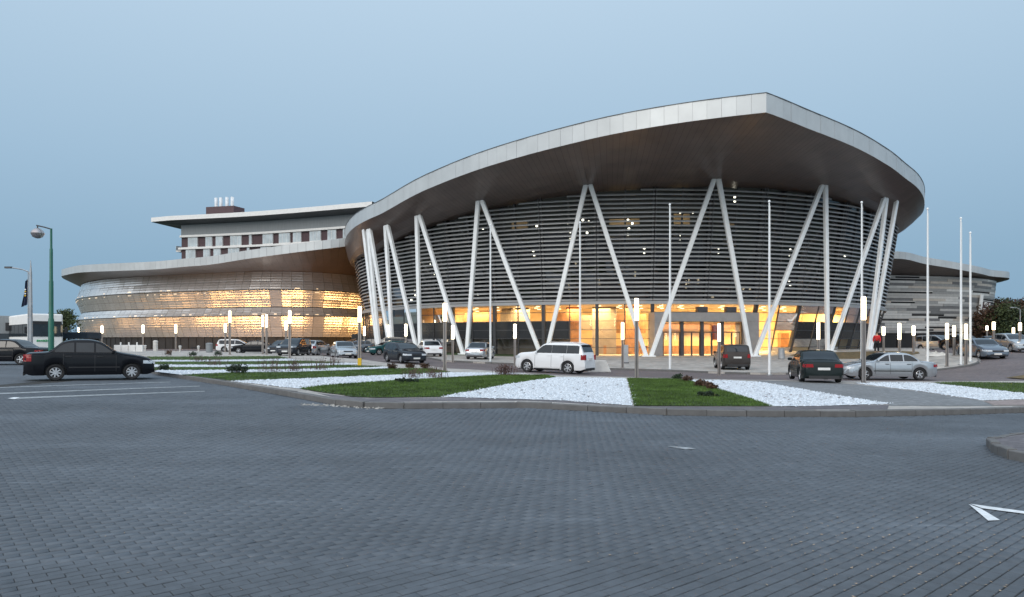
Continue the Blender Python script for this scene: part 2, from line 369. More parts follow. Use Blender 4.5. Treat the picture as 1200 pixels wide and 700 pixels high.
# the paved strip behind the kerb
strip_poly = gp([(372,461),(401,464),(430,467),(520,466),(600,466),(660,470),(738,476.4),(905,477.2),(1042,474.5),(1040,480),(890,480.5),(780,479.5),(700,474.5),(620,470),(560,470),(480,471),(430,471),(400,468.8)], KZ)
sheet("kerbside_paving", strip_poly, M['walk'], KZ+.004, 1.0)
cross_poly = gp([(885,446),(905,446.5),(985,449.5),(1000,450.5),(1080,459.5),(1152,470.5),(1165,476),(1042,476),(1042,474),(980,464),(892,448.5)], KZ)
sheet("crossing_path", cross_poly, M['walk_grey'], KZ+.008, 1.0)
sheet("side_path", gp([(1153,470.6),(1200,468.8),(1290,465.5),(1290,472),(1200,475.5),(1165,475.6)], KZ), M['pink'], KZ+.012, 1.0)
LAWN = dict(
 A=[(351,456),(374,460),(401,463.3),(411,465.6),(440,466.6),(516,465.6),(600,450),(652,442.6),(640,440),(576,440.4),(511,444),(463,446.5),(383,452)],
 C=[(735,444),(743,476.2),(906,476.8),(870,465),(830,453),(806,446.2),(788,444.6)],
 F=[(1092,449),(1130,448.3),(1200,449.3),(1290,451),(1290,467),(1200,461.3)],
 H=[(213,440),(270,446.6),(350,444.2),(470,439.4),(528,436.6),(504,432.2),(460,432.4),(400,434.8),(341,436.8),(273,437.2)],
 J=[(178,434.2),(273,433.7),(341,433),(440,430.4),(450,429.8),(404,428.4),(341,430.2),(260,431),(176,431)],
 L=[(172,427.6),(260,427.8),(341,427),(404,425.2),(358,423.2),(300,424),(240,424.5),(166,424.5)],
 N=[(160,422),(240,422.2),(310,421.2),(340,420.2),(326,417.8),(250,418.2),(155,418.5)])
GRAV = dict(
 B=[(520,465.6),(600,450.4),(654,442.8),(733,444),(741,476),(660,470)],
 D=[(808,446.2),(832,453),(872,465),(908,476.8),(960,476.4),(1042,473.8),(980,464),(892,448.6),(850,446.2)],
 E=[(1001,449.5),(1040,448.8),(1088,449.3),(1200,461.7),(1290,467.5),(1290,465),(1200,468.2),(1152,469.9),(1080,459)],
 G=[(272,447.2),(350,456),(383,451.6),(463,446.2),(511,443.4),(576,440),(612,438),(528,437),(470,439.8),(350,444.7)],
 I=[(181,436),(213,439.7),(273,436.9),(341,436.4),(400,434.4),(460,431.8),(450,430.3),(440,430.8),(341,433.3),(273,434),(185,434.5)],
 K=[(174,430.7),(260,430.7),(341,429.8),(404,428),(430,426.8),(404,425.5),(341,427.3),(260,428),(172,428)],
 Mm=[(165,424.2),(240,424.2),(300,423.7),(352,423),(340,420.6),(310,421.5),(240,422.5),(160,422.3)])
lawns = {k: gp(v, KZ) for k, v in LAWN.items()}; gravs = {k: gp(v, KZ) for k, v in GRAV.items()}
for k, p in lawns.items(): sheet("lawn", p, M['soil'], KZ+.02, 1.0)
for k, p in gravs.items(): sheet("gravel_bed", p, M['gravelbed'], KZ+.016, 1.0)
# grass blades and white stones: nobody could count them
V, F, off = [], [], 0
for k, dens in (('A', 520), ('C', 620), ('F', 200), ('H', 260), ('J', 110), ('L', 60), ('N', 40)):
    P = scatter(lawns[k], dens); n = len(P); z = T(P[:, 0], P[:, 1]) + KZ + .015
    h = rng.uniform(.035, .075, n); a = rng.random(n)*6.283; wd = rng.uniform(.006, .012, n) * (1.6 if k in 'JLN' else 1)
    lx, ly = rng.normal(0, .025, n), rng.normal(0, .025, n)
    q = np.empty((n, 3, 3)); q[:, 0] = np.c_[P[:, 0]-np.cos(a)*wd, P[:, 1]-np.sin(a)*wd, z]; q[:, 1] = np.c_[P[:, 0]+np.cos(a)*wd, P[:, 1]+np.sin(a)*wd, z]
    q[:, 2] = np.c_[P[:, 0]+lx, P[:, 1]+ly, z+h]; V.append(q.reshape(-1, 3)); F.append(np.arange(off, off+3*n).reshape(-1, 3)); off += 3*n
fast_mesh("grass", np.concatenate(V), np.concatenate(F), M['grass'], 'stuff')
V, F, off = [], [], 0
octf = np.array([(0,2,4),(2,1,4),(1,3,4),(3,0,4)])
for k, dens in (('B', 170), ('D', 170), ('E', 120), ('G', 130), ('I', 60), ('K', 40), ('Mm', 30)):
    P = scatter(gravs[k], dens); n = len(P); z = T(P[:, 0], P[:, 1]) + KZ + .014; s = rng.uniform(.02, .055, n); a = rng.random(n)*6.283
    c, d = np.cos(a)*s, np.sin(a)*s; e = rng.uniform(.6, 1, n)
    q = np.stack([np.c_[P[:,0]+c, P[:,1]+d, z], np.c_[P[:,0]-c, P[:,1]-d, z], np.c_[P[:,0]-d*e, P[:,1]+c*e, z], np.c_[P[:,0]+d*e, P[:,1]-c*e, z], np.c_[P[:,0]+rng.normal(0,.01,n), P[:,1]+rng.normal(0,.01,n), z+s*.8]], 1)
    V.append(q.reshape(-1, 3)); F.append((octf[None] + (np.arange(n)*5)[:, None, None] + off).reshape(-1, 3)); off += 5*n
fast_mesh("white_gravel", np.concatenate(V), np.concatenate(F), M['stone'], 'stuff')
# stones that have strayed over the edges of the beds
V, F, off = [], [], 0
for k in 'BDEG':
    g = gravs[k]
    for p, q in zip(g, g[1:] + g[:1]):
        L_ = math.hypot(q[0]-p[0], q[1]-p[1]); n = int(L_*(9 if p[1] < 34 else 3))
        if n < 1 or L_ > 40: continue
        t = rng.random(n)[:, None]; P = np.array(p) + (np.array(q)-np.array(p))*t + rng.normal(0, .10, (n, 2)); P = P[inpoly(P, island_poly)]; n = len(P)
        if not n: continue
        z = T(P[:, 0], P[:, 1]) + KZ + .016; s = rng.uniform(.015, .045, n); a = rng.random(n)*6.283; c, d = np.cos(a)*s, np.sin(a)*s
        W = np.stack([np.c_[P[:,0]+c, P[:,1]+d, z], np.c_[P[:,0]-c, P[:,1]-d, z], np.c_[P[:,0]-d*.8, P[:,1]+c*.8, z], np.c_[P[:,0]+d*.8, P[:,1]-c*.8, z], np.c_[P[:,0], P[:,1], z+s*.8]], 1)
        V.append(W.reshape(-1, 3)); F.append((octf[None] + (np.arange(n)*5)[:, None, None] + off).reshape(-1, 3)); off += 5*n
fast_mesh("stray_gravel", np.concatenate(V), np.concatenate(F), M['stone'], 'stuff')
# a few dark dead leaves on the white stones
V, F, off = [], [], 0
for k, dens in (('B', 1.6), ('D', 2.5), ('E', 1.2), ('G', 1.2)):
    P = scatter(gravs[k], dens); n = len(P); z = T(P[:,0], P[:,1]) + KZ + .05; a = rng.random(n)*6.283; s = rng.uniform(.03,.06,n)
    q = np.stack([np.c_[P[:,0]+np.cos(a+t)*s, P[:,1]+np.sin(a+t)*s, z+rng.uniform(0,.02,n)] for t in (0, 1.6, 3.1, 4.7)], 1)
    V.append(q.reshape(-1,3)); F.append(np.arange(off, off+4*n).reshape(-1,4)); off += 4*n
fast_mesh("dead_leaves", np.concatenate(V), np.concatenate(F), M['twig'], 'stuff')
# kerb stones: every one a piece of the island's edge
def kerbline(pts, parent, step, top, w=.22, depth=.22, inward=1, name="kerb_stone", mat=None, zref=0.0):
    q = resample(pts, step)
    for i in range(len(q)-1):
        a, b = q[i], q[i+1]; d = (b-a)/np.linalg.norm(b-a); nrm = np.array([-d[1], d[0]])*inward
        a2, b2 = a + d*.006 - nrm*.07, b - d*.006 - nrm*.07; ws = w + random.uniform(-.004, .004); dz = random.uniform(-.008, .008)
        ring_ = [a2, b2, b2+nrm*ws, a2+nrm*ws]; mb = MB()
        lo = [(p[0], p[1], Tz(*p) + zref - depth) for p in ring_]
        ins = [a2+nrm*.015, b2+nrm*.015, b2+nrm*ws, a2+nrm*ws]
        mid = [(p[0], p[1], Tz(*p) + zref + top + dz - (.015 if k < 2 else 0)) for k, p in enumerate(ring_)]
        hi = [(p[0], p[1], Tz(*p) + zref + top + dz) for p in ins]
        mb.add(lo+mid+hi, [(0,1,5,4),(1,2,6,5),(2,3,7,6),(3,0,4,7),(4,5,9,8),(5,6,10,9),(7,4,8,11),(6,7,11,10),(8,9,10,11)])
        mb.build(name, mat or M['kerb'], parent, world=True)
kerbline([(p[0], p[1]) for p in kerb_pts], island, .98, KZ+.012)
# near pavers: running bond, each a real stone
d1 = np.array([math.cos(PAVE_ANG), math.sin(PAVE_ANG)]); d2 = np.array([-d1[1], d1[0]])
I, J = np.meshgrid(np.arange(-220, 220), np.arange(-330, 330), indexing='ij'); I, J = I.ravel(), J.ravel()
ctr = np.outer((I + .5*(J % 2))*.2, d1) + np.outer(J*.1, d2) + np.array([0, 10.])
kpx = np.array(kerb_pts); kx = np.interp(ctr[:, 0], kpx[2:, 0], kpx[2:, 1])
keep = (ctr[:, 1] > 3.3) & (ctr[:, 1] < np.minimum(kx - .22, 26)) & (np.abs(ctr[:, 0]) < ctr[:, 1]*.80 + 1.0) & (ctr[:,0] > -16)
corner_px = [(1161,523),(1168,531),(1185,538),(1240,549),(1290,552),(1290,505),(1200,507.5),(1180,509.5),(1166,514)]
corner_poly = gp(corner_px[:5]) + gp(corner_px[5:], .15)
keep &= ~inpoly(ctr, corner_poly)
ctr = ctr[keep]
scr_u = 600 + ctr[:, 0]/ctr[:, 1]*FPX; scr_v = HOR + (EYE - T(ctr[:, 0], ctr[:, 1]))/ctr[:, 1]*FPX
inside = (scr_u > 0) & (scr_u < 1200) & (scr_v < 700)
order = np.argsort(np.where(inside, ctr[:, 1], 1e6)); near = order[:290]; rest = order[290:]
def paver_geo(C, zc):
    n = len(C); hx, hy, ch = .0982, .0459, .004
    jit = rng.normal(0, .0012, n); rot = rng.normal(0, .006, n); tx, ty = rng.normal(0, .006, n), rng.normal(0, .009, n)
    ex = d1[None]*np.cos(rot)[:, None] + d2[None]*np.sin(rot)[:, None]; ey = np.c_[-ex[:, 1], ex[:, 0]]
    V = []
    for k, (dx, dy, dz) in enumerate(((hx, hy, -.014), (hx-.0005, hy-.0005, -.004), (hx-ch, hy-ch, 0))):
        for sx, sy in ((-1,-1),(1,-1),(1,1),(-1,1)):
            p = C + ex*(sx*dx) + ey*(sy*dy); V.append(np.c_[p, zc + jit + dz + sx*dx*tx + sy*dy*ty])
    V = np.stack(V, 1)
    f = np.array([(8,9,10,11)] + [(b+i, b+(i+1) % 4, b+4+(i+1) % 4, b+4+i) for b in (0, 4) for i in range(4)])
    return V, f
Vp, fp = paver_geo(ctr[rest], T(ctr[rest, 0], ctr[rest, 1]) + .002)
o = fast_mesh("paving_stones", Vp.reshape(-1, 3), (fp[None] + (np.arange(len(rest))*12)[:, None, None]).reshape(-1, 4), M['paver'], 'stuff', plaza)
protos = []
for k in range(12):
    Vq, fq = paver_geo(np.zeros((1, 2)), np.zeros(1)); me = bpy.data.meshes.new("paving_stone"); me.from_pydata([tuple(p) for p in Vq[0]], [], [tuple(f) for f in fq]); me.materials.append(M['paver']); protos.append(me)
for i in near:
    c = ctr[i]; o = bpy.data.objects.new("paving_stone", protos[random.randrange(12)]); o.location = (c[0], c[1], Tz(*c) + .002); COL.objects.link(o); o.parent = plaza
bed = sheet("paving_bed", [(-17, 2.0), (19, 2.0), (19, 20.2)] + [(p[0], p[1]+.1) for p in kerb_pts[::-1] if -14.5 < p[0] < 17.5 and p[1] < 25.5] + [(-12.5, 25.9), (-17, 25.9)], M['bed'], -.0065, 1.0)
# litter caught in the joints, right foreground
V, F, off = [], [], 0
for n, cx, cyy, sx, sy, sc in ((420, 3.2, 5.6, 1.0, .9, 1), (160, 1.2, 7.0, 2.5, 1.2, .7), (220, -1, 10, 6, 3, .6)):
    P = np.c_[rng.normal(cx, sx, n), rng.normal(cyy, sy, n)]; a = (P - [0, 10]) @ d2; a2 = np.round((a-.05)/.1)*.1+.05; P += np.outer(a2 - a + rng.normal(0, .006, n), d2)
    P = P[P[:, 1] > 3.4]; n = len(P)
    z = T(P[:,0], P[:,1]) + .006; t = rng.random(n)*6.283; s = rng.uniform(.004, .013, n)*sc
    q = np.stack([np.c_[P[:,0]+np.cos(t+b)*s*k, P[:,1]+np.sin(t+b)*s*k, z+rng.uniform(0,.006,n)] for b, k in ((0,1.4),(1.6,.7),(3.1,1.3),(4.7,.7))], 1)
    V.append(q.reshape(-1,3)); F.append(np.arange(off, off+4*n).reshape(-1,4)); off += 4*n
fast_mesh("leaf_litter", np.concatenate(V), np.concatenate(F), M['leaf_litter'], 'stuff')
# rubble against the kerb
V, F, off = [], [], 0
a0, a1 = np.array(ground(355, 474)), np.array(ground(455, 478.5)); n = 150
t = rng.random(n); P = a0 + (a1-a0)*t[:, None] + rng.normal(0, .12, (n, 2)) + np.array([0, -.08]); z = T(P[:,0], P[:,1]); s = rng.uniform(.01, .06, n)*rng.uniform(.4,1,n); a = rng.random(n)*6.28
c, d = np.cos(a)*s, np.sin(a)*s
q = np.stack([np.c_[P[:,0]+c*1.5, P[:,1]+d*1.5, z], np.c_[P[:,0]-c*1.5, P[:,1]-d*1.5, z], np.c_[P[:,0]-d, P[:,1]+c, z], np.c_[P[:,0]+d, P[:,1]-c, z], np.c_[P[:,0]+c*.4, P[:,1], z+s*.9]], 1)
fast_mesh("rubble", q.reshape(-1,3), (octf[None] + (np.arange(n)*5)[:, None, None]).reshape(-1,3), M['rubble'], 'stuff')
# island corner at the right
corner = sheet("corner_island", corner_poly, M['walk'], .14, .5, skirt=.2)
kerbline(corner_poly[6:] + corner_poly[:4], corner, .42, .152, .13)
# painted markings
def mark(name, px, m, dz=.012): return sheet(name, gp(px), m, dz, .6)
mark("road_marking", [(1135,592),(1150,597.8),(1172,611),(1158,611.6)], M['paint'])
mark("road_marking", [(1137,591.8),(1200,600.5),(1260,608.7),(1260,611.8),(1200,603.4),(1151,597)], M['paint'])
mark("road_marking", [(781,523.6),(806,525.2),(816,527),(803,527.6),(790,525.4)], M['paint_worn'])
for px in ([(12,467),(30,465.8),(240,458.6),(240,459.3),(30,467.6),(14,468.6)], [(-40,463),(0,461),(234,452.6),(234,453.2),(0,462.4),(-40,464.5)], [(-40,456),(0,454.2),(200,447.8),(200,448.3),(0,455),(-40,457)]):
    mark("parking_line", px, M['paint_worn'], .008)
mark("parking_line", [(9,467.6),(16,466.2),(24,466.4),(17,468.6)], M['paint'], .014)
# the apron in front of the building, with its own kerb
ap_px = [(430,409),(470,415),(520,424),(560,426),(620,428.3),(713,433.5),(780,435.3),(840,438),(898,439.5),(960,439),(1040,437.5),(1092,435.2),(1120,432),(1140,428.8),(1149,425),(1146,421.5),(1120,416.5),(1085,413.5)]
ap_front = gp(ap_px)
ap_poly = ap_front + [(58, 100), (30, 112), (-10, 112), (-24, 100)]
apron = sheet("forecourt", ap_poly, M['apron'], .12, 2.0, skirt=.2)
kerbline(resample(ap_front[1:17], 1.6), apron, 1.6, .128, .16)
AZ = .12
def patch(name, px, m, dz): return sheet(name, gp(px, AZ), m, dz, 1.5)
sheet("lawn", gp([(519,416),(600,418),(668,420.5),(668,417.2),(640,416),(600,415),(560,414),(519,413)], AZ), M['soil'], AZ+.01, 1.5)
sheet("dry_grass_bed", gp([(925,417),(960,420.5),(1000,421),(1060,417.5),(1078,414.5),(1076,412.5),(1040,411.8),(985,413),(930,415.5)], AZ), M['drygrass'], AZ+.02, 1.5)
sheet("walkway", gp([(160,416),(255,415.8),(330,417),(390,420),(380,417.6),(330,414),(255,412),(165,411.5)], 0), M['apron'], .03, 1.5)
sheet("median_bed", gp([(1178,443.5),(1200,445),(1290,446),(1290,440.5),(1200,440.5)], 0), M['drygrass'], .05, 1.5)
# ------------------------------------------------------------------ the round arena building
CX, CY = 16.0, 115.0
DC, B0 = math.hypot(CX, CY), math.atan2(CX, CY)
def pol(t, R, z=0.0): return Vector((CX + R*math.sin(t), CY - R*math.cos(t), z))
def th(u, R):                                    # where a sight line meets the circle of radius R
    b = math.atan((u - 600) / FPX); s = DC*math.sin(b - B0)
    d = DC*math.cos(b - B0) - math.sqrt(max(R*R - s*s, 0)); x, y = d*math.sin(b), d*math.cos(b)
    return math.atan2(x - CX, CY - y)
def Rf(z): return 37.8 + .276*z if z < 5.8 else 39.4 + .15*(z - 5.8)
_zt = pchip([th(u, 41.2) for u in (437, 500, 575, 632, 790, 900, 959, 1000, 1035)], [13.3, 15.2, 16.4, 17.0, 17.8, 18.0, 17.8, 17.35, 16.9])
def Ztop(t): return _zt(t)
EDGE = [(403.5, 42.0, 14.2), (440, 45.2, 14.55), (500, 47.5, 15.9), (580, 51, 16.7), (650, 53, 17.25), (720, 54.6, 17.75), (800, 56.2, 18.1), (898, 58, 18.4)]
EDGE2 = [(898, 58, 18.4), (950, 54.9, 18.15), (1000, 52, 17.9), (1040, 49, 17.6), (1066, 46.5, 17.4), (1083, 44, 17.2)]
TC = th(898, 58)
def edge_tab(E, lo=None, hi=None):
    t = [th(u, r) for u, r, _ in E]; r = [e[1] for e in E]; z = [e[2] + 1.75 for e in E]
    if lo: t = lo[0] + t; r = lo[1] + r; z = lo[2] + z
    if hi: t += hi[0]; r += hi[1]; z += hi[2]
    return pchip(t, r), pchip(t, z)
rL, zL = edge_tab(EDGE, lo=([-math.pi, R_(-110)], [43, 42.0], [16.5, 15.4]))
rR, zR = edge_tab(EDGE2, hi=([R_(100), R_(130), math.pi], [43.5, 43, 43], [18.8, 18.0, 16.5]))
def Re(t): return rL(t) if t <= TC else rR(t)
def Ze(t): return zL(t) if t <= TC else zR(t)
def Zs(t, R):
    k = min(max((R - 41.2) / (Re(t) - 41.2), 0), 1); return Ztop(t) + (Ze(t) - Ztop(t)) * k**1.5
arena = thing("arena_building", "round glass and steel hall with a pointed overhanging roof and white slanting columns", "building", (CX, CY, 0))
W_ = dict(parent=arena, world=True)
def arc(t0, t1, n): return [t0 + (t1 - t0)*i/n for i in range(n+1)]
def ringwall(name, m, t0, t1, n, f0, f1, parent=arena, smooth=True):      # f(t) -> point
    mb = MB(); mb.grid([[f0(t) for t in arc(t0, t1, n)], [f1(t) for t in arc(t0, t1, n)]]); return mb.build(name, m, parent, world=True, smooth=smooth)
BAY = R_(8.6); T0 = th(766, 40)
bays = [T0 + BAY*k for k in range(-9, 10)]
# roof: soffit, fascia and top
roof = MB()
ts = sorted(set(arc(-math.pi, TC, 90) + arc(TC, math.pi, 80)))
for i in range(len(ts)-1):
    a, b = ts[i], ts[i+1]
    p, q = pol(a, Re(a)-.1, Ze(a)+1.45), pol(b, Re(b)-.1, Ze(b)+1.45); roof.add([p, q, Vector((CX, CY, 21.5))], [(0, 1, 2)])
    roof.quad(pol(a, Re(a)-.1, Ze(a)+.02), pol(b, Re(b)-.1, Ze(b)+.02), q, p)
    rows = [[pol(x, 38 + (Re(x)-.05-38)*k/6, Zs(x, 38 + (Re(x)-38)*k/6)+.10) for x in (a, b)] for k in range(7)]; roof.grid(rows)
roof_o = roof.build("roof", M['backing'], **W_)
roof_l = Vector((CX, CY, 0))
def perim(t0, t1, step):                          # angles spaced evenly along the roof edge
    n = 600; q = arc(t0, t1, n); P = [pol(t, Re(t)) for t in q]; L = [0]
    for i in range(n): L.append(L[-1] + (P[i+1]-P[i]).length)
    k = max(1, round(L[-1]/step)); return list(np.interp(np.linspace(0, L[-1], k+1), L, q))
def rpart(mb, name, m, **k):
    mb.v = [(p[0]-CX, p[1]-CY, p[2]) for p in mb.v]; return mb.build(name, m, roof_o, **k)
roof_o.location = (0, 0, 0)
for t0, t1 in ((R_(-104), TC), (TC, R_(112))):
    q = perim(t0, t1, 1.15)
    for a, b in zip(q[:-1], q[1:]):
        g = (b-a)*.006; a2, b2 = a+g, b-g
        if abs(a-TC) < 1e-6: a2 = a
        if abs(b-TC) < 1e-6: b2 = b
        e = random.uniform(-.012, .012); mb = MB()
        lo = [pol(a2, Re(a2)+e, Ze(a2)), pol(b2, Re(b2)+e, Ze(b2)), pol(b2, Re(b2)-.1, Ze(b2)), pol(a2, Re(a2)-.1, Ze(a2))]
        hi = [pol(a2, Re(a2)+e, Ze(a2)+1.56), pol(b2, Re(b2)+e, Ze(b2)+1.56), pol(b2, Re(b2)-.1, Ze(b2)+1.56), pol(a2, Re(a2)-.1, Ze(a2)+1.56)]
        rpart(mb.hexa(lo+hi), "fascia_panel", M['fascia'])
mb = MB()
for t0, t1 in ((-math.pi, TC), (TC, math.pi)):
    q = perim(t0, t1, 2.2)
    for a, b in zip(q[:-1], q[1:]):
        mb.hexa([pol(a, Re(a)+.05, Ze(a)+1.565), pol(b, Re(b)+.05, Ze(b)+1.565), pol(b, Re(b)-.25, Ze(b)+1.565), pol(a, Re(a)-.25, Ze(a)+1.565),
                 pol(a, Re(a)+.05, Ze(a)+1.63), pol(b, Re(b)+.05, Ze(b)+1.63), pol(b, Re(b)-.25, Ze(b)+1.63), pol(a, Re(a)-.25, Ze(a)+1.63)])
rpart(mb, "roof_cap", M['cap'])
q = perim(R_(-104), TC, .62) + perim(TC, R_(112), .62)[1:]
sof_rest = MB(); ns = 0
for a, b in zip(q[:-1], q[1:]):
    g = (b-a)*.014; a2, b2 = a+g, b-g; e = random.uniform(0, .006); mb = MB()
    mb.grid([[pol(t, 40.2 + (Re(t)-.02-40.2)*k/5, Zs(t, 40.2 + (Re(t)-40.2)*k/5) + e) for t in (a2, b2)] for k in range(6)])
    if -1.35 < a < 1.5 and ns < 298: rpart(mb, "soffit_panel", M['soffit']); ns += 1
    else: sof_rest.v, sof_rest.f = sof_rest.v, sof_rest.f; sof_rest.add(mb.v, mb.f)
if sof_rest.v: tag(rpart(sof_rest, "soffit_panels", M['soffit']), kind='stuff')
# louvre screen: boards of metal, bay by bay
scr = bpy.data.objects.new('louvre_screen', None); COL.objects.link(scr); scr.parent = arena
for t in bays:
    z0, z1 = 5.85, Ztop(t)+.1
    if z1 > z0+1:
        for s in (-1, 1):
            d = .16/40*s; mbp = MB(); mbp.hexa([pol(t+d-.0012, Rf(z0)-.12, z0), pol(t+d+.0012, Rf(z0)-.12, z0), pol(t+d+.0012, Rf(z0)-.3, z0), pol(t+d-.0012, Rf(z0)-.3, z0),
                     pol(t+d-.0012, Rf(z1)-.12, z1), pol(t+d+.0012, Rf(z1)-.12, z1), pol(t+d+.0012, Rf(z1)-.3, z1), pol(t+d-.0012, Rf(z1)-.3, z1)]); mbp.v = [(p[0]-CX, p[1]-CY, p[2]) for p in mbp.v]; mbp.build('screen_post', M['mullion'], scr)
def spart(mb, name, m, par):
    mb.v = [(p[0]-CX, p[1]-CY, p[2]) for p in mb.v]; return mb.build(name, m, par, fix=True)
lou = []
for r in range(27):
    z = 6.12 + .455*r
    for k in range(len(bays)-1):
        a, b = bays[k], bays[k+1]; q = [t for t in arc(a, b, 24) if Ztop(t) - .05 > z + .12]
        if len(q) < 3: continue
        a2, b2 = q[0] + (.0009 if q[0] == a else 0), q[-1] - (.0009 if q[-1] == b else 0)
        lou.append((abs((a+b)/2 - .08), z, a2, b2, k))
lou.sort()
rest = MB()
def louvre_geo(mb, a, b, z):
    R = Rf(z); sec = [(R+.10, z-.09), (R+.02, z-.11), (R-.10, z+.02), (R-.10, z+.075), (R-.02, z+.095), (R+.10, z-.045)]
    A = [pol(a, r, zz) for r, zz in sec]; Bq = [pol(b, r, zz) for r, zz in sec]; n = 6
    return mb.add(A+Bq, [(i, (i+1) % n, n+(i+1) % n, n+i) for i in range(n)] + [tuple(range(n-1,-1,-1)), tuple(range(n, 2*n))])
for i, (_, z, a, b, k) in enumerate(lou):
    if i < 296: spart(louvre_geo(MB(), a, b, z), "louvre", M['louvre'], scr)
    else: louvre_geo(rest, a, b, z)
tag(spart(rest, "louvres", M['louvre'], scr), kind='stuff')
# eave trim beneath the louvres
ringwall("sill_band", M['louvre'], bays[0], bays[-1], 72, lambda t: pol(t, 39.62, 5.62), lambda t: pol(t, 39.66, 5.95))
# tinted upper glazing behind the louvres
upg = MB(); upm = MB()
for k in range(len(bays)-1):
    a, b = bays[k], bays[k+1]
    zt = min(Ztop(a), Ztop(b)); 
    mb = MB().quad(pol(a+.004, Rf(6)-.55, 5.9), pol(b-.004, Rf(6)-.55, 5.9), pol(b-.004, Rf(zt)-.55, Ztop(b)+.15), pol(a+.004, Rf(zt)-.55, Ztop(a)+.15)); mb.build("tinted_pane", M['pane_up'], **W_)
    for t in (a, (a+b)/2):
        upm.hexa([pol(t-.002, Rf(6)-.5, 5.9), pol(t+.002, Rf(6)-.5, 5.9), pol(t+.002, Rf(6)-.7, 5.9), pol(t-.002, Rf(6)-.7, 5.9),
                  pol(t-.002, Rf(17)-.5, Ztop(t)+.1), pol(t+.002, Rf(17)-.5, Ztop(t)+.1), pol(t+.002, Rf(17)-.7, Ztop(t)+.1), pol(t-.002, Rf(17)-.7, Ztop(t)+.1)])
upm.build("upper_mullions", M['mullion'], **W_)
# interior: floors, dark core, warm hall
full = (-math.pi, math.pi)
ringwall("hall_floor", M['in_floor'], R_(-84), R_(84), 48, lambda t: pol(t, 37.6, .06), lambda t: pol(t, 24, .06))
ringwall("hall_ceiling", M['in_ceil'], R_(-84), R_(84), 48, lambda t: pol(t, 39.2, 5.66), lambda t: pol(t, 24, 5.66))
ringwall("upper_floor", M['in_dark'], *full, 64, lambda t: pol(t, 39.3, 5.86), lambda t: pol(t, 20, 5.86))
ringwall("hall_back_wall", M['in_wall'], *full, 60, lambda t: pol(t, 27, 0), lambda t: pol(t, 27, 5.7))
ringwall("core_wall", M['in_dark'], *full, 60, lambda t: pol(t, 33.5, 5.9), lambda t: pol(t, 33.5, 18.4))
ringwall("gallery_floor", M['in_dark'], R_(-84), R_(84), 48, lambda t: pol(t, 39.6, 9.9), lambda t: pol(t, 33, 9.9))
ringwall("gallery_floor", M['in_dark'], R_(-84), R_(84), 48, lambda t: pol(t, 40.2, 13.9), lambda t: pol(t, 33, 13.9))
for t, wd, m in ((th(705, 34), 1.1, 'in_grey'), (th(672, 33), .8, 'in_wood'), (th(716, 31), .6, 'in_grey'), (th(612, 33), .9, 'in_grey'), (th(590, 34), .7, 'in_grey'), (th(738, 30), .8, 'in_wood')):
    c = pol(t, 33, 2.85); MB().box(c, (wd*2, .6, 5.56), t).build("interior_pillar", M[m], **W_)
for u, R, wd, z0, z1, m in ((690, 31, 5, 0.1, 1.25, 'in_wood'), (730, 33, 4.5, .1, 1.15, 'in_wood'), (665, 34, 3, 3.9, 5.0, 'in_wood'), (700, 32, 4, 3.0, 4.7, 'in_grey'), (735, 32.5, 4.2, 2.6, 4.8, 'in_wood'), (800, 31, 9, .1, 1.1, 'in_wood'),
                           (820, 28.5, 12, 3.1, 4.4, 'in_wood'), (918, 34, 1.4, .1, 2.6, 'in_wood'), (935, 33, 1.2, 3.6, 4.9, 'in_wood'), (600, 33, 3, 3.9, 5.2, 'in_grey'), (560, 33, 4, 3.9, 5.2, 'in_wood')):
    t = th(u, R); c = pol(t, R, (z0+z1)/2); MB().box(c, (wd, .5, z1-z0), t).build("counter" if z0 < 1 else "hanging_panel", M[m], **W_)
lamps = MB()
for u in range(555, 1000, 24):
    for R in (36.2, 33, 29.5):
        t = th(u + R*3 % 7, R); lamps.box(pol(t, R, 5.60), (.34, .34, .05), t)
tag(lamps.build("ceiling_lamps", M['lampwarm'], **W_), kind='stuff')
def area(name, loc, sx, sy, e, col, tgt=None, parent=None):
    l = bpy.data.lights.new(name, 'AREA'); l.shape = 'RECTANGLE'; l.size = sx; l.size_y = sy; l.energy = e; l.color = col
    o = bpy.data.objects.new(name, l); COL.objects.link(o); o.location = loc
    if tgt is not None: o.rotation_euler = (Vector(loc) - Vector(tgt)).to_track_quat('Z', 'Y').to_euler()
    return o
for u in (560, 625, 690, 755, 820, 885, 925, 960, 990):
    t = th(u, 33); p = pol(t, 33, 5.5); area("hall_light", p, 5, 5, 2500, (1, .67, .29), p - Vector((0, 0, 1)) + (pol(t, 28) - pol(t, 33))*.05)
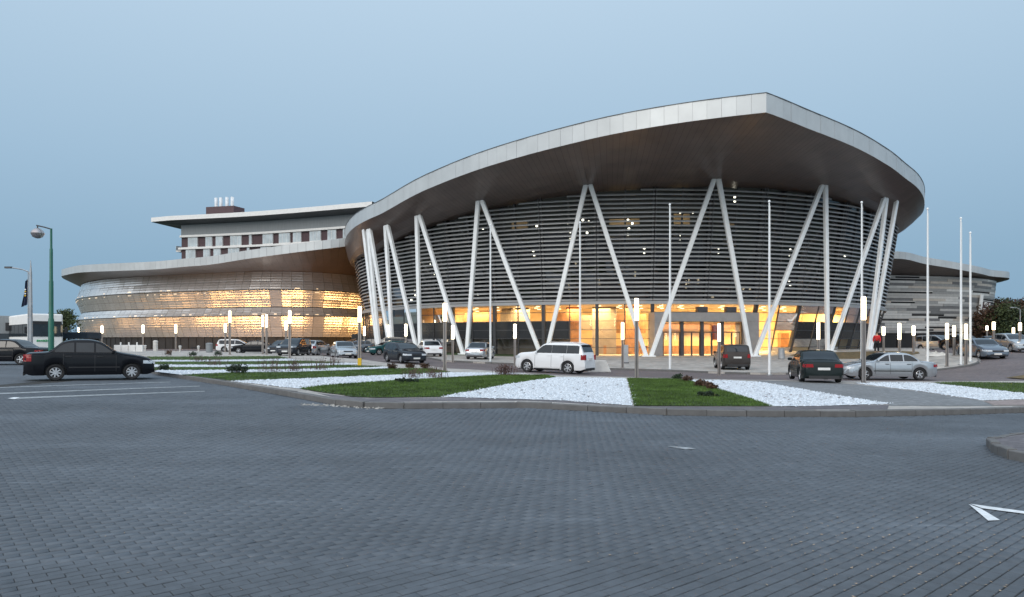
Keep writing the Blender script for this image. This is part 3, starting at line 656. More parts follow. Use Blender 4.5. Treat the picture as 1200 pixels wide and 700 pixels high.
# lit rooms and pendants behind the louvres
pend = MB()
for u, v in ((566,268),(629,265),(666,262),(668,272),(683,258),(690,260),(736,258),(737,268),(798,276),(798,281),(797,249),(818,219),(817,219),(861,226),(861,231),(861,236),(755,291),(755,296),(842,291),(842,296),(926,293),(925,299),(925,329),(926,334),(938,310),(625,294),(626,299),(531,337),(531,341),(486,340),(487,346),(482,352),(688,273),(667,280),(668,287),(741,262),(812,249),(736,275),(990,300),(1000,280),(560,345),(505,310),(508,322)):
    t = th(u, 38.6); p = pol(t, 38.6); z = zat(v, p.y); 
    if z < Ztop(t)-.3: pend.lathe([(0,-.13),(.1,-.09),(.13,0),(.1,.09),(0,.13)], 6, (p.x, p.y, z))
tag(pend.build("pendant_lamps", M['spot'], **W_), kind='stuff')
for u0, u1, v, e in ((716, 752, 262, 60), (800, 820, 256, 45), (585, 606, 265, 30), (866, 882, 268, 22), (458, 472, 322, 60)):
    t = th((u0+u1)/2, 37); p = pol(t, 36.6); z = zat(v, p.y - 2)
    wdt = (u1-u0)/FPX*p.y; area("room_light", p + Vector((0, 0, z+1)), wdt, .8, e, (1, .78, .5), pol(t, 33.5, z-.5))
    MB().box(pol(t, 33.8, z), (wdt, .3, 2.6), t).build("gallery_room_wall", M['in_wall'], **W_)
# ground floor glazing
def Rg(t, z): return 39.4 - (5.8 - z)*.276*(.12 + .88*float(ss(-.12, .25, t)))
ROWS = [0.08, .98, 1.93, 2.88, 3.83, 4.78, 5.68]
tl, tr, pe0, pe1 = th(664, 39), th(944, 39), th(762, 38.5), th(881, 38.5)
tm = MB(); vert = MB()
for k in range(len(bays)-1):
    for h in range(2):
        a, b = bays[k] + BAY/2*h, bays[k] + BAY/2*(h+1); mid = (a+b)/2
        portal = pe0 - .01 < mid < pe1 + .01
        big = h == 0; wd = .0045 if big else .0012; dp = .35 if big else .1
        if not (pe0 + .01 < a < pe1 - .01):
            mb = MB().hexa([pol(a-wd, Rg(a, 0)+.06, 0.12), pol(a+wd, Rg(a, 0)+.06, .12), pol(a+wd, Rg(a, 0)-dp, .12), pol(a-wd, Rg(a, 0)-dp, .12),
                            pol(a-wd, Rg(a, 5.7)+.06, 5.7), pol(a+wd, Rg(a, 5.7)+.06, 5.7), pol(a+wd, Rg(a, 5.7)-dp, 5.7), pol(a-wd, Rg(a, 5.7)-dp, 5.7)])
            mb.build("mullion", M['mullion'], **W_)
        for r in range(6):
            z0, z1 = ROWS[r], ROWS[r+1]
            if portal and r < 5: continue
            dark = (mid < tl or mid > tr)
            m = M['pane']
            nm = "pane"
            if dark and r in (2, 3): m, nm = M['spandrel'], "spandrel_panel"
            g = .0012 + (wd if True else 0)
            MB().quad(pol(a+g, Rg(a, z0), z0+.03), pol(b-.0024, Rg(b, z0), z0+.03), pol(b-.0024, Rg(b, z1), z1-.03), pol(a+g, Rg(a, z1), z1-.03)).build(nm, m, **W_)
            tm.hexa([pol(a, Rg(a, z0)+.03, z0-.03), pol(b, Rg(b, z0)+.03, z0-.03), pol(b, Rg(b, z0)-.07, z0-.03), pol(a, Rg(a, z0)-.07, z0-.03),
                     pol(a, Rg(a, z0)+.03, z0+.03), pol(b, Rg(b, z0)+.03, z0+.03), pol(b, Rg(b, z0)-.07, z0+.03), pol(a, Rg(a, z0)-.07, z0+.03)])
tm.build("transoms", M['mullion'], **W_)
for t0, t1 in ((bays[0], tl), (tr, bays[-1])):
    ringwall("partition_wall", M['in_grey'] if t0 < 0 else M['in_wall'], t0, t1, 30, lambda t: pol(t, 36.6, .06), lambda t: pol(t, 37.2, 3.85))
    ringwall("partition_slab", M['in_grey'], t0, t1, 30, lambda t: pol(t, 36.6, 3.84), lambda t: pol(t, 38.4, 3.84))
tw = th(600, 33); 
for t in (th(512, 36), R_(52)):                   # the lit hall ends here
    MB().quad(pol(t, 38.7, .05), pol(t, 26, .05), pol(t, 26, 5.66), pol(t, 38.7, 5.66)).build("end_wall", M['in_wall'], **W_)
# entrance portal
te = th(821, 38.5); ec = pol(te, 39.3, 0); en = Vector((math.sin(te), -math.cos(te), 0)); ex_ = Vector((math.cos(te), math.sin(te), 0))
half = 5.75
port = bpy.data.objects.new("entrance_portal", None); COL.objects.link(port); port.parent = arena; port.location = ec - Vector((CX, CY, 0)); port.rotation_euler = (0, 0, te)
def pp(name, m, c, d, **k): return MB().box(c, d).build(name, m, port, **k)
pp("header", M['frame'], (0, 0, 4.22), (2*half, 2.2, .96), bevel=.02)
pp("jamb", M['frame'], (-half+.45, .003, 1.87), (.9, 2.2, 3.73), bevel=.02); pp("jamb", M['frame'], (half-.85, .003, 1.87), (1.7, 2.2, 3.73), bevel=.02)
pp("canopy_lining", M['in_ceil'], (-.4, 1.0, 3.70), (2*half-2.7, 1.4, .06))
x0, x1 = -half+.9, half-1.7; nb = 4; bw = (x1-x0)/nb
for k in range(nb+1):
    wdm = .34 if k in (1, 2, 3) else .12
    pp("door_post", M['mullion'], (x0+bw*k, -.55, 1.87), (wdm, .3, 3.72))
for k in range(nb):
    c = x0+bw*(k+.5); pp("door_transom", M['mullion'], (c, -.5, 2.62), (bw-.36, .12, .12)); pp("door_head", M['mullion'], (c, -.5, 3.5), (bw-.36, .12, .1))
    for s in (-1, 1):
        d = pp("door", M['mullion'], (c + s*(bw-.36)/4 + s*((bw-.36)/4-.05), -.5, 1.3), (.09, .07, 2.5))
        pp("door_pane", M['pane'], (c + s*(bw-.36)/4, -.5, 1.33), ((bw-.36)/2-.22, .02, 2.4))
    pp("door_stile", M['mullion'], (c, -.5, 1.3), (.16, .08, 2.5))
    pp("toplight", M['pane'], (c, -.5, 3.06), (bw-.40, .02, .72))
for x in (-.3, 2.9): pp("vent_box", M['mullion'], (x, -.25, 5.05), (1.1, .7, .55)) 
# slanting columns
bases = [444, 459, 491, 545, 637, 760, 882, 971.5, 1018.5]; tops = [425.5, 432.5, 453, 490, 562.5, 689, 839.5, 965.5, 1037.5, 1051.5]
def beam(mb, a, b, w, d, nrm):
    ax = (b-a).normalized(); s = ax.cross(nrm).normalized(); n2 = s.cross(ax).normalized(); q = []
    for p, k in ((a, .8), (b, .9)):
        hw, hd = w/2*k, d/2*k; c = .25
        for x, y in ((-hw, -hd+hd*c), (-hw+hw*c, -hd), (hw-hw*c, -hd), (hw, -hd+hd*c), (hw, hd-hd*c), (hw-hw*c, hd), (-hw+hw*c, hd), (-hw, hd-hd*c)): q.append(p + s*x + n2*y)
    mb.add(q, [(i, (i+1) % 8, 8+(i+1) % 8, 8+i) for i in range(8)] + [tuple(range(7,-1,-1)), tuple(range(8,16))])
for i, u in enumerate(bases):
    tb = th(u, 44.4); pb = pol(tb, 44.4); pb.z = Tz(pb.x, pb.y) + AZ - .05
    o = bpy.data.objects.new("column_pair", None); COL.objects.link(o); o.parent = arena; o.location = pb - Vector((CX, CY, 0))
    for side, ut in ((-1, tops[i]), (1, tops[i+1])):
        tt = th(ut, 43.6); tt -= side*.0052; pt = pol(tt, 43.6); pt.z = Zs(tt, 43.6) + .05
        mb = MB(); n = Vector((math.sin((tb+tt)/2), -math.cos((tb+tt)/2), 0)); a = pb + Vector((math.cos(tb), math.sin(tb), 0))*side*.2
        beam(mb, a, pt, .52, .45, n); mb.v = [tuple(Vector(p) - pb) for p in mb.v]; mb.build("slanting_column", M['white_steel'], o)
    MB().box((0, 0, .1), (1.3, .9, .14), tb).build("base_plate", M['white_steel'], o)
# ------------------------------------------------------------------ left wing: bulging perforated metal skin
def offset(P, d):
    P = np.array(P)[:, :2]; t = np.gradient(P, axis=0); t /= np.linalg.norm(t, axis=1)[:, None]; return P + np.c_[t[:, 1], -t[:, 0]]*d
wing = thing("metal_clad_wing", "low wing with a wavy perforated metal facade lit golden under a curved flat roof", "building", (-45, 125, 0))
base_c = resample(catmull([(-96,176),(-95,160),(-90,148),(-80.5,135),(-68,125.5),(-51,118),(-39,114.5),(-30.5,117.5),(-25.5,126),(-22,138),(-19,154)], 24), n=481)
PROF = [(2.3,-.15),(3.9,.40),(5.7,1.0),(6.4,.45),(7.15,0.0),(8.45,.45),(9.85,1.05),(11.3,.5),(12.9,.05)]
offs = {i: offset(base_c, d) for i, (z, d) in enumerate(PROF)}
ncol = 88; idx = np.linspace(0, 480, ncol+1).round().astype(int)
skin_o = MB()
for i, (z, d) in enumerate(PROF[:-1]):
    pass
inner = offset(base_c, -.9)
mb = MB(); mb.grid([[(p[0], p[1], 2.2) for p in inner[::4]], [(p[0], p[1], 13.1) for p in inner[::4]]])
skin = mb.build("facade_skin", M['plinth'], wing, world=True)
def wpart(mb, name, m, par, **k):
    mb.v = [(p[0]+45, p[1]-125, p[2]) for p in mb.v]; return mb.build(name, m, par, **k)
panels = []
for c in range(ncol):
    ia, ib = idx[c], idx[c+1]
    for r in range(len(PROF)-1):
        A, Bq = offs[r], offs[r+1]; z0, z1 = PROF[r][0], PROF[r+1][0]
        k0, k1 = (.06 if r in (2, 4, 6) else .012), (.06 if r+1 in (2, 4, 6) else .012)
        e = random.uniform(-.012, .012); tx_, ty_ = random.uniform(-.012, .012), random.uniform(-.03, .03)
        def P(t, s):                              # along the curve, up the row
            x = A[ia]*(1-t)+A[ib]*t; y = Bq[ia]*(1-t)+Bq[ib]*t; q = x*(1-s)+y*s; return (q[0], q[1]+e+tx_*(t-.5)*2+ty_*(s-.5)*2, z0+(z1-z0)*s)
        h = z1 - z0; w = np.linalg.norm(A[ib]-A[ia]); gt = .02/max(w, .1)
        rows = [[P(t, s) for t in (gt, .5, 1-gt)] for s in (k0/h, .5, 1-k1/h)]
        y = (A[ia][1]); panels.append((y + (60 if A[ia][0] < -88 else 0), rows))
panels.sort(key=lambda p: p[0])
rest = MB()
for i, (_, rows) in enumerate(panels):
    if i < 296: wpart(MB().grid(rows), "facade_panel", M['skin'], skin)
    else: rest.grid(rows)
tag(wpart(rest, "facade_panels", M['skin'], skin), kind='stuff')
# glowing strips added under and above each crest, standing in for reflected glints
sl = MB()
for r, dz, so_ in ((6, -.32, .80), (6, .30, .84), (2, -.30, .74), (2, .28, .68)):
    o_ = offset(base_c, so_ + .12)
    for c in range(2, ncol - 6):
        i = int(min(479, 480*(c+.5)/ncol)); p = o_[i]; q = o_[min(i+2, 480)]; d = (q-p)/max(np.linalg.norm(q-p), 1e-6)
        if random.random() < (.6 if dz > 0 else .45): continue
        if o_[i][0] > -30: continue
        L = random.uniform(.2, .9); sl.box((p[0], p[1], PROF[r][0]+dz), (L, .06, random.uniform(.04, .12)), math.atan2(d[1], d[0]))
tag(sl.build("seam_glints", M['seamglint'], wing, world=True), kind='stuff')
pl = offset(base_c, -.45)
MB().grid([[(p[0], p[1], -.3) for p in pl[::4]], [(p[0], p[1], 2.32) for p in pl[::4]]]).build("plinth", M['plinth'], wing, world=True)
for c in range(48, 472, 6):
    p = offset(base_c, -.42)[c]; q = offset(base_c, -.42)[c+1]; MB().box((p[0], p[1], 1.0), (.12, .12, 2.5), math.atan2(q[1]-p[1], q[0]-p[0])).build("plinth_rib", M['plinth'], wing, world=True)
wr_ = resample(catmull([(-103,178),(-101,164),(-95,149.5),(-83.5,133.5),(-69,121),(-52,112.5),(-41,108),(-31.5,106.2),(-25.5,107),(-21.5,113),(-19,128),(-17,146)], 20), step=1.25)
wz = pchip([0, 22, 45, 64, 84, 96, 110, 140], [15.2, 14.4, 13.7, 13.35, 14.3, 15.0, 15.7, 16.2])
Ls = np.r_[0, np.cumsum(np.linalg.norm(np.diff(wr_, axis=0), axis=1))]; tu = wr_[:, 0]/wr_[:, 1]*FPX+600; i_t = int(np.argmin(tu)); vb_ = pchip([70, 94, 140, 180, 220, 240, 289, 354, 400, 430], [324, 319.5, 317.6, 316, 312.5, 311, 303.7, 295, 289.6, 286])
WZ = [zat(vb_(max(70, tu[max(i, i_t)])), wr_[max(i, i_t), 1]) if tu[max(i, i_t)] < 428 else None for i in range(len(tu))]
for i in range(len(WZ)):
    if WZ[i] is None: WZ[i] = WZ[i-1]
inn = offset(wr_, -9.0)
mb = MB(); mb.grid([[(p[0], p[1], z+1.28) for p, z in zip(wr_, WZ)], [(p[0], p[1], z+1.28) for p, z in zip(inn, WZ)]])
n = len(wr_); mb.add([(p[0], p[1], z+1.27) for p, z in zip(inn, WZ)] + [(-45, 165, 14.5)], [(i, i+1, n) for i in range(n-1)])
wroof = mb.build("roof", M['backing'], wing, world=True)
sfi = resample(base_c, n=n); sfi = offset(sfi, -.3)
for i in range(n-1):
    a, b = wr_[i], wr_[i+1]; za, zb = WZ[i], WZ[i+1]; d = (b-a); a2, b2 = a+d*.012, b-d*.012; nn = np.array([d[1], -d[0]])/np.linalg.norm(d); t = .1
    mb = MB().hexa([(*a2, za), (*b2, zb), (*(b2-nn*t), zb), (*(a2-nn*t), za), (*a2, za+1.3), (*b2, zb+1.3), (*(b2-nn*t), zb+1.3), (*(a2-nn*t), za+1.3)]); wpart(mb, "fascia_panel", M['fascia'], wroof)
    c, e = sfi[i], sfi[i+1]
    mb = MB().grid([[(*(a2*(1-k)+c*k), za*(1-k)+12.85*k) for k in (0, .35, .7, 1)], [(*(b2*(1-k)+e*k), zb*(1-k)+12.85*k) for k in (0, .35, .7, 1)]]); wpart(mb, "soffit_panel", M['soffit'], wroof)
# warm washers along the foot of the metal facade
wash = MB(); out = offset(base_c, 8.0)
for i, e in ((40, 45), (64, 70), (88, 150), (108, 280), (128, 560), (146, 950), (164, 1150), (180, 1250), (196, 1300), (212, 1200)):
    i *= 2; p = out[i]; c = offset(base_c, .3)[i]; z = Tz(*p)
    wash.box((p[0], p[1], z+.22), (1.4, .3, .3), math.atan2(out[i+1][1]-p[1], out[i+1][0]-p[0]))
    area("facade_washer", (p[0], p[1], z+.45), 9, .5, e*.55, (1, .52, .18), (c[0], c[1], 8.5))
wash.build("washer_housing", M['black'], wing, world=True)
# small annex and ramp where the wing meets the hall
kx, ky = ground(350, 412); ky += 30; kx = (350-600)/FPX*ky
an = thing("entrance_kiosk", "small pale flat-roofed kiosk at the foot of the golden metal wing", "kiosk", (kx, ky, Tz(kx, ky)))
MB().box((0, 0, 1.0), (2.2, 2, 2.0)).build("wall", M['hotelgrey'], an); MB().box((0, 0, 2.35), (2.7, 2.5, .7)).build("roof", M['hotelwhite'], an)
for x in (-.7, 0, .7): MB().box((x, -1.02, 1.45), (.5, .05, .8)).build("window", M['hotelwin'], an)
rx, ry = (396-600)/FPX*100, 100.0
rp = thing("ramp_wall", "reddish sloping ramp wall between the metal wing and the round hall", "wall", (rx, ry, .1))
MB().add([(-2.4,-.15,-.2),(2.6,-.15,-.2),(2.6,.15,-.2),(-2.4,.15,-.2),(-2.4,-.15,.2),(2.6,-.15,1.5),(2.6,.15,1.5),(-2.4,.15,.2)], [(3,2,1,0),(4,5,6,7),(0,1,5,4),(1,2,6,5),(2,3,7,6),(3,0,4,7)]).build("panel", mk("ramp_render", (.34,.2,.15), .8), rp)
MB().path([(-2.5,-.2,.5),(2.6,-.2,1.85)], .06).build("handrail", M['in_wood'], rp)
# dark link volume behind the junction
MB().prism([(-24.5,108),(-18.5,104),(-17,108),(-22.5,113)], -.2, 2.7).build("link_block", M['plinth'], wing, world=True)
# ------------------------------------------------------------------ hotel block behind
hot = thing("hotel_block", "tall white hotel block with maroon and pale window bands rising behind the low wing", "building", (-60, 172, 0))
H0, H1 = np.array((( 212-600)/FPX*176, 176.0)), np.array(((445-600)/FPX*158, 158.0))
hc = resample(catmull([H0, (H0*.62+H1*.38) + [0, 1.6], (H0*.3+H1*.7) + [0, 1.2], H1], 20), n=121)
def hu(u):                                        # index along the wall for a photo column
    a = hc[:, 0]/hc[:, 1]*FPX + 600; return float(np.interp(u, a, np.arange(121)))
def hp(i): k = int(min(max(i, 0), 119)); f = i-k; return hc[k]*(1-f)+hc[k+1]*f
hd = (H1-H0)/np.linalg.norm(H1-H0); hn = np.array([hd[1], -hd[0]])
def hseg(mb, i0, i1, z0, z1, o, t=.15, n=6):
    q = [hp(i0+(i1-i0)*k/n) for k in range(n+1)]
    for a, b in zip(q[:-1], q[1:]): mb.hexa([(*(a+hn*o), z0), (*(b+hn*o), z0), (*(b+hn*(o-t)), z0), (*(a+hn*(o-t)), z0), (*(a+hn*o), z1), (*(b+hn*o), z1), (*(b+hn*(o-t)), z1), (*(a+hn*(o-t)), z1)])
    return mb
back = [p - hn*16 for p in hc[::-20]]
MB().prism([tuple(p - hn*.2) for p in hc[::5]] + [tuple(p) for p in back], 0, 27.6).build("wall", M['maroon'], hot, world=True)
MB().prism([tuple(p - hn*.05) for p in hc[::5]] + [tuple(p) for p in back], 27.62, 30.6).build("attic_wall", M['hotelgrey'], hot, world=True)
for z in (27.25, 24.25, 21.2, 18.2): hseg(MB(), -1 if z < 27 else 0, 120, z, z+.5, .45, .7, 20).build("string_course", M['hotelwhite'], hot, world=True)
r1 = [(220.5,231.6),(241,248.6),(253,261),(270,283),(292,295),(308,320),(327,340),(343.5,353),(363,376),(384,394),(402,414)]
for z0, z1, dx in ((24.8, 27.2, 0), (21.75, 24.2, -2.5), (18.75, 21.15, 1)):
    for a, b in r1:
        i0, i1 = hu(a+dx), hu(b+dx)
        f = hseg(MB(), i0, i1, z0, z1, .1, .3, 3).build("window", M['hotelwhite'], hot, world=True)
        nn_ = max(1, round((b-a)/4))
        for k in range(nn_):
            w0 = i0+(i1-i0)*(k+.06)/nn_; w1 = i0+(i1-i0)*(k+.94)/nn_
            m_ = hseg(MB(), w0, w1, z0+.12, z1-.12, .15, .08, 1); m_.v = [(p[0]+60, p[1]-172, p[2]) for p in m_.v]; m_.build("window_pane", M['hotelwin'], f)
for z in (24.3, 20.9):
    bp = hp(0); bd = -hd
    MB().hexa([(*(bp+bd*1.6), z-.5), (*(bp), z-.5), (*(bp-hn*3), z-.5), (*(bp+bd*1.6-hn*3), z-.5), (*(bp+bd*1.6), z-.2), (*(bp), z-.2), (*(bp-hn*3), z-.2), (*(bp+bd*1.6-hn*3), z-.2)]).build("balcony", M['hotelwhite'], hot, world=True)
    MB().hexa([(*(bp+bd*1.6), z-.2), (*(bp+bd*1.5), z-.2), (*(bp+bd*1.5-hn*3), z-.2), (*(bp+bd*1.6-hn*3), z-.2), (*(bp+bd*1.6), z+1), (*(bp+bd*1.5), z+1), (*(bp+bd*1.5-hn*3), z+1), (*(bp+bd*1.6-hn*3), z+1)]).build("balcony_rail", M['hotelwin'], hot, world=True)
fr = [hp(120*k/24) + hn*3.4 for k in range(25)]; tip = hp(0) - hd*6.4 + hn*3.0
edge = [tip] + fr
mb = MB(); lowr = [p - hn*3.2 for p in edge]
mb.grid([[(*(p), 31.05) for p in edge], [(*(p), 32.1) for p in edge]]); mb.grid([[(*p, 32.1) for p in edge], [(*(p-hn*18), 32.3) for p in edge]])
rf = mb.build("roof_edge", M['hotelwhite'], hot, world=True)
MB().grid([[(*p, 31.06) for p in edge], [(*(p-hn*(.4 if i == 0 else 3.5)), 30.4 if i else 31.0) for i, p in enumerate(edge)], [(*(p-hn*18), 30.4) for p in edge]]).build("roof_soffit", M['cap'], hot, world=True)
i0, i1 = hu(227.5), hu(260.5); a, b = hp(i0)-hn*4, hp(i1)-hn*4
MB().prism([tuple(a), tuple(b), tuple(b-hn*4), tuple(a-hn*4)], 32.0, 35.4).build("plant_room", M['maroon'], hot, world=True)
for u in (234.6, 240.2, 247.6, 254): 
    p = hp(hu(u))-hn*5.5; MB().tube((*p, 35.3), (*p, 37.9), .42, n=10).build("chimney", M['chimney'], hot, world=True)
# ------------------------------------------------------------------ right wing: strips of grey metal and stone
rw = thing("striped_clad_wing", "low curved wing clad in random grey strips under a flat overhanging roof", "building", (58, 126, 0))
rc = resample(catmull([(44,128),(50.5,121.5),(58.5,119.5),(67,120.5),(78,123.5),(87,129),(92.5,136.5),(94,148),(90,162)], 20), n=161)
gm = [mk(n_, c, .55, .25, var=.06, isl=.05) for n_, c in (("strip_pale", (.66,.65,.62)), ("strip_mid", (.48,.47,.45)), ("strip_grey", (.35,.35,.34)), ("strip_warm", (.56,.51,.45)), ("strip_dark", (.20,.20,.20)))]
def rpt(i, z, o=0.0):
    k = int(min(max(i, 0), 159)); f = i-k; p = rc[k]*(1-f)+rc[k+1]*f; d = rc[k+1]-rc[k]; nn = np.array([d[1], -d[0]])/np.linalg.norm(d); q = p + nn*(o - 1.1 + 1.3*z/12.5); return (q[0], q[1], z)
MB().grid([[rpt(i, z, -.12) for i in range(0, 161, 4)] for z in (-.3, 12.9)]).build("wall", M['backing'], rw, world=True)
rows_n = 30; strips = []
for r in range(rows_n):
    z0, z1 = 12.75*r/rows_n, 12.75*(r+1)/rows_n; i = random.uniform(-4, 0)
    while i < 159:
        L = random.choice((6, 9, 13, 18, 24)) * (1.4 if random.random() < .3 else 1); j = min(160, i+L)
        if not (z0 < 2.8 and i < 58): strips.append((i, j, z0 + (.62*(z1-z0) if random.random() < .12 else 0), z1, r))
        i = j
strips.sort(key=lambda s: s[0]); rest_ = [MB() for _ in gm]
for k, (i, j, z0, z1, r) in enumerate(strips):
    i = max(i, 0); o = random.choice((0, .03, .05, .08)); n = max(1, round((j-i)/4)); mb = MB(); g = .02
    for q in range(n):
        a, b = i+g+(j-i-2*g)*q/n, i+g+(j-i-2*g)*(q+1)/n
        mb.hexa([rpt(a, z0+.012, o), rpt(b, z0+.012, o), rpt(b, z0+.012, o-.1), rpt(a, z0+.012, o-.1), rpt(a, z1-.012, o), rpt(b, z1-.012, o), rpt(b, z1-.012, o-.1), rpt(a, z1-.012, o-.1)])
    c = random.choices(range(5), (4, 3.4, 3, 3, 2.6))[0]
    if k < 298: mb.build("cladding_strip", gm[c], rw, world=True)
    else: rest_[c].add(mb.v, mb.f)
for c, mb in enumerate(rest_):
    if mb.v: tag(mb.build("cladding_strips", gm[c], rw, world=True), kind='stuff')
for i in range(0, 58, 8): MB().hexa([rpt(i+.2, .05, .05), rpt(i+7.8, .05, .05), rpt(i+7.8, .05, -.1), rpt(i+.2, .05, -.1), rpt(i+.2, 2.75, .05), rpt(i+7.8, 2.75, .05), rpt(i+7.8, 2.75, -.1), rpt(i+.2, 2.75, -.1)]).build("dark_panel", M['plinth'], rw, world=True)
re_ = resample(catmull([(52,118),(60.4,112),(68,116),(79,121),(85.5,126.5),(91.8,131),(97.5,140),(101,152),(96,168)], 20), step=1.25)
Lr = np.r_[0, np.cumsum(np.linalg.norm(np.diff(re_, axis=0), axis=1))]; zf = pchip([0, 10, 22, 34, 42, 52, 90], [14.9, 14.7, 14.0, 13.25, 13.2, 13.4, 14]); RZ = [zf(s) for s in Lr]; n = len(re_)
inn = offset(re_, -10); mb = MB().grid([[(*p, z+1.13) for p, z in zip(re_, RZ)], [(*p, z+1.1) for p, z in zip(inn, RZ)]]); mb.add([(*p, z+1.08) for p, z in zip(inn, RZ)] + [(62, 160, 14.5)], [(i, i+1, n) for i in range(n-1)])
rroof = mb.build("roof", M['backing'], rw, world=True); ri = np.array([rpt(160*i/(n-1), 12.8, -.2)[:2] for i in range(n)])
for i in range(n-1):
    a, b = re_[i], re_[i+1]; d = b-a; a2, b2 = a+d*.012, b-d*.012; nn = np.array([d[1], -d[0]])/np.linalg.norm(d); za, zb = RZ[i], RZ[i+1]
    mb = MB().hexa([(*a2, za), (*b2, zb), (*(b2-nn*.1), zb), (*(a2-nn*.1), za), (*a2, za+1.15), (*b2, zb+1.15), (*(b2-nn*.1), zb+1.15), (*(a2-nn*.1), za+1.15)]); mb.v = [(p[0]-58, p[1]-126, p[2]) for p in mb.v]; mb.build("fascia_panel", M['fascia'], rroof)
    mb = MB().grid([[(*(a2*(1-k)+ri[i]*k), za*(1-k)+12.75*k) for k in (0, .5, 1)], [(*(b2*(1-k)+ri[i+1]*k), zb*(1-k)+12.75*k) for k in (0, .5, 1)]]); mb.v = [(p[0]-58, p[1]-126, p[2]) for p in mb.v]; mb.build("soffit_panel", M['soffit'], rroof)
# upright sign on the striped wall
def ri_u(u):
    a = np.array([rpt(i, 8, .3) for i in range(0, 160)]); q = a[:, 0]/a[:, 1]*FPX+600; k = int(np.argmax(q))+1; return float(np.interp(u, q[:k], np.arange(k)))
sg = thing("wall_sign", "upright white and maroon sign on the striped wing near its right end", "sign", rpt(ri_u(1153), 8, .3))
def sq(name, m, u0, u1, z0, z1, o):
    a, b = ri_u(u0), ri_u(u1); l = sg.location
    mb = MB().hexa([rpt(a, z0, o), rpt(b, z0, o), rpt(b, z0, o-.12), rpt(a, z0, o-.12), rpt(a, z1, o), rpt(b, z1, o), rpt(b, z1, o-.12), rpt(a, z1, o-.12)]); mb.build(name, m, sg, world=True)
sq("white_band", M['hotelwhite'], 1147.2, 1150.6, 6.2, 9.9, .42); sq("maroon_board", M['maroon'], 1150.9, 1160.5, 6.0, 8.7, .36)
for u0, u1, z0, z1 in ((1153,1156.8,7.85,8.0),(1153,1156.8,8.45,8.6),(1153,1153.9,7.95,8.5),(1155.9,1156.8,7.95,8.5),(1152,1154.6,7.0,7.15),(1152,1152.9,7.1,7.5),(1153.8,1154.6,7.1,7.5),(1158.6,1159.6,7.0,8.5)): sq("sign_letter", M['hotelwhite'], u0, u1, z0, z1, .41)
# ------------------------------------------------------------------ cars
SHAPES = dict(   # roofline as (along, height) from tail to nose; side glass; B/C pillars; belt height
 sedan=dict(top=[(0,.50),(.008,.60),(.03,.66),(.17,.695),(.30,.955),(.37,.995),(.47,1.0),(.545,.965),(.70,.70),(.735,.675),(.90,.585),(.965,.52),(.992,.45),(1,.36)], glass=(.225,.685), pil=(.375,.525), belt=.655, rear=(.175,.295), front=(.552,.695)),
 hatch=dict(top=[(0,.45),(.008,.58),(.03,.69),(.055,.75),(.13,.945),(.20,.985),(.40,1.0),(.50,.965),(.72,.69),(.755,.665),(.91,.58),(.965,.52),(.992,.45),(1,.36)], glass=(.10,.705), pil=(.25,.455), belt=.64, rear=(.055,.135), front=(.51,.715)),
 suv=dict(top=[(0,.40),(.006,.55),(.018,.63),(.026,.68),(.072,.94),(.12,.985),(.40,1.0),(.56,.965),(.70,.715),(.735,.69),(.92,.635),(.968,.58),(.992,.49),(1,.38)], glass=(.075,.685), pil=(.245,.455), belt=.635, rear=(.024,.076), front=(.568,.695)),
 mpv=dict(top=[(0,.40),(.006,.55),(.02,.66),(.03,.72),(.07,.95),(.12,.99),(.40,1.0),(.54,.97),(.78,.64),(.81,.61),(.93,.52),(.97,.46),(.992,.41),(1,.33)], glass=(.07,.76), pil=(.25,.47), belt=.58, rear=(.032,.072), front=(.55,.775)))
def car_paint(name, c, metal=.2): return mk(name, c, .14, metal, var=.02, ns=2, spec=.22 if c[0] < .06 else .45, coat=0 if c[0] < .06 else .3)
PAINT = dict(black=car_paint("black_paint", (.009,.010,.013), 0), white=car_paint("white_paint", (.80,.81,.82), 0), silver=car_paint("silver_paint", (.44,.47,.50), .55), charcoal=car_paint("charcoal_paint", (.030,.034,.042)),
  dgreen=car_paint("dark_green_paint", (.012,.018,.018), 0), grey=car_paint("grey_blue_paint", (.13,.16,.20), .4), teal=car_paint("teal_paint", (.02,.08,.085)), beige=car_paint("beige_paint", (.32,.29,.25), .3), brown=car_paint("brown_grey_paint", (.05,.043,.040), .2))
_tyre = {}
def tyre_mesh(r, wd):
    k = (round(r, 2), round(wd, 2))
    if k not in _tyre:
        _tyre[k] = MB().lathe([(r*.66, -wd*.42), (r*.9, -wd*.5), (r*.985, -wd*.40), (r, 0), (r*.985, wd*.40), (r*.9, wd*.5), (r*.66, wd*.42), (r*.64, 0), (r*.66, -wd*.42)], 24, axis='Y').mesh("tyre", M['black'], 35)
    return _tyre[k]
_rim = {}
def rim_mesh(r, n, sgn):
    k = (round(r, 2), n, sgn)
    if k not in _rim:
        mb = MB(); y = .07*sgn; R = r*.66
        mb.lathe([(R, -.06*sgn), (R, y), (R*.9, y+.012*sgn), (R*.86, y-.03*sgn), (R*.86, -.05*sgn)], 24, axis='Y')
        mb.lathe([(.001, y+.005*sgn), (R*.20, y+.008*sgn), (R*.25, y-.02*sgn), (R*.25, -.05*sgn)], 12, axis='Y')
        for i in range(n):
            a = 2*math.pi*i/n; c, s = math.cos(a), math.sin(a); w0, w1 = R*.14, R*.13
            q = []
            for yy in (y-.045*sgn, y-.004*sgn):
                q += [(R*.18*c - w0*s*.9, yy, R*.18*s + w0*c*.9), (R*.18*c + w0*s*.9, yy, R*.18*s - w0*c*.9), (R*.9*c + w1*s, yy, R*.9*s - w1*c), (R*.9*c - w1*s, yy, R*.9*s + w1*c)]
            mb.hexa(q)
        _rim[k] = mb.mesh("rim", M['rim'], 30)
    return _rim[k]
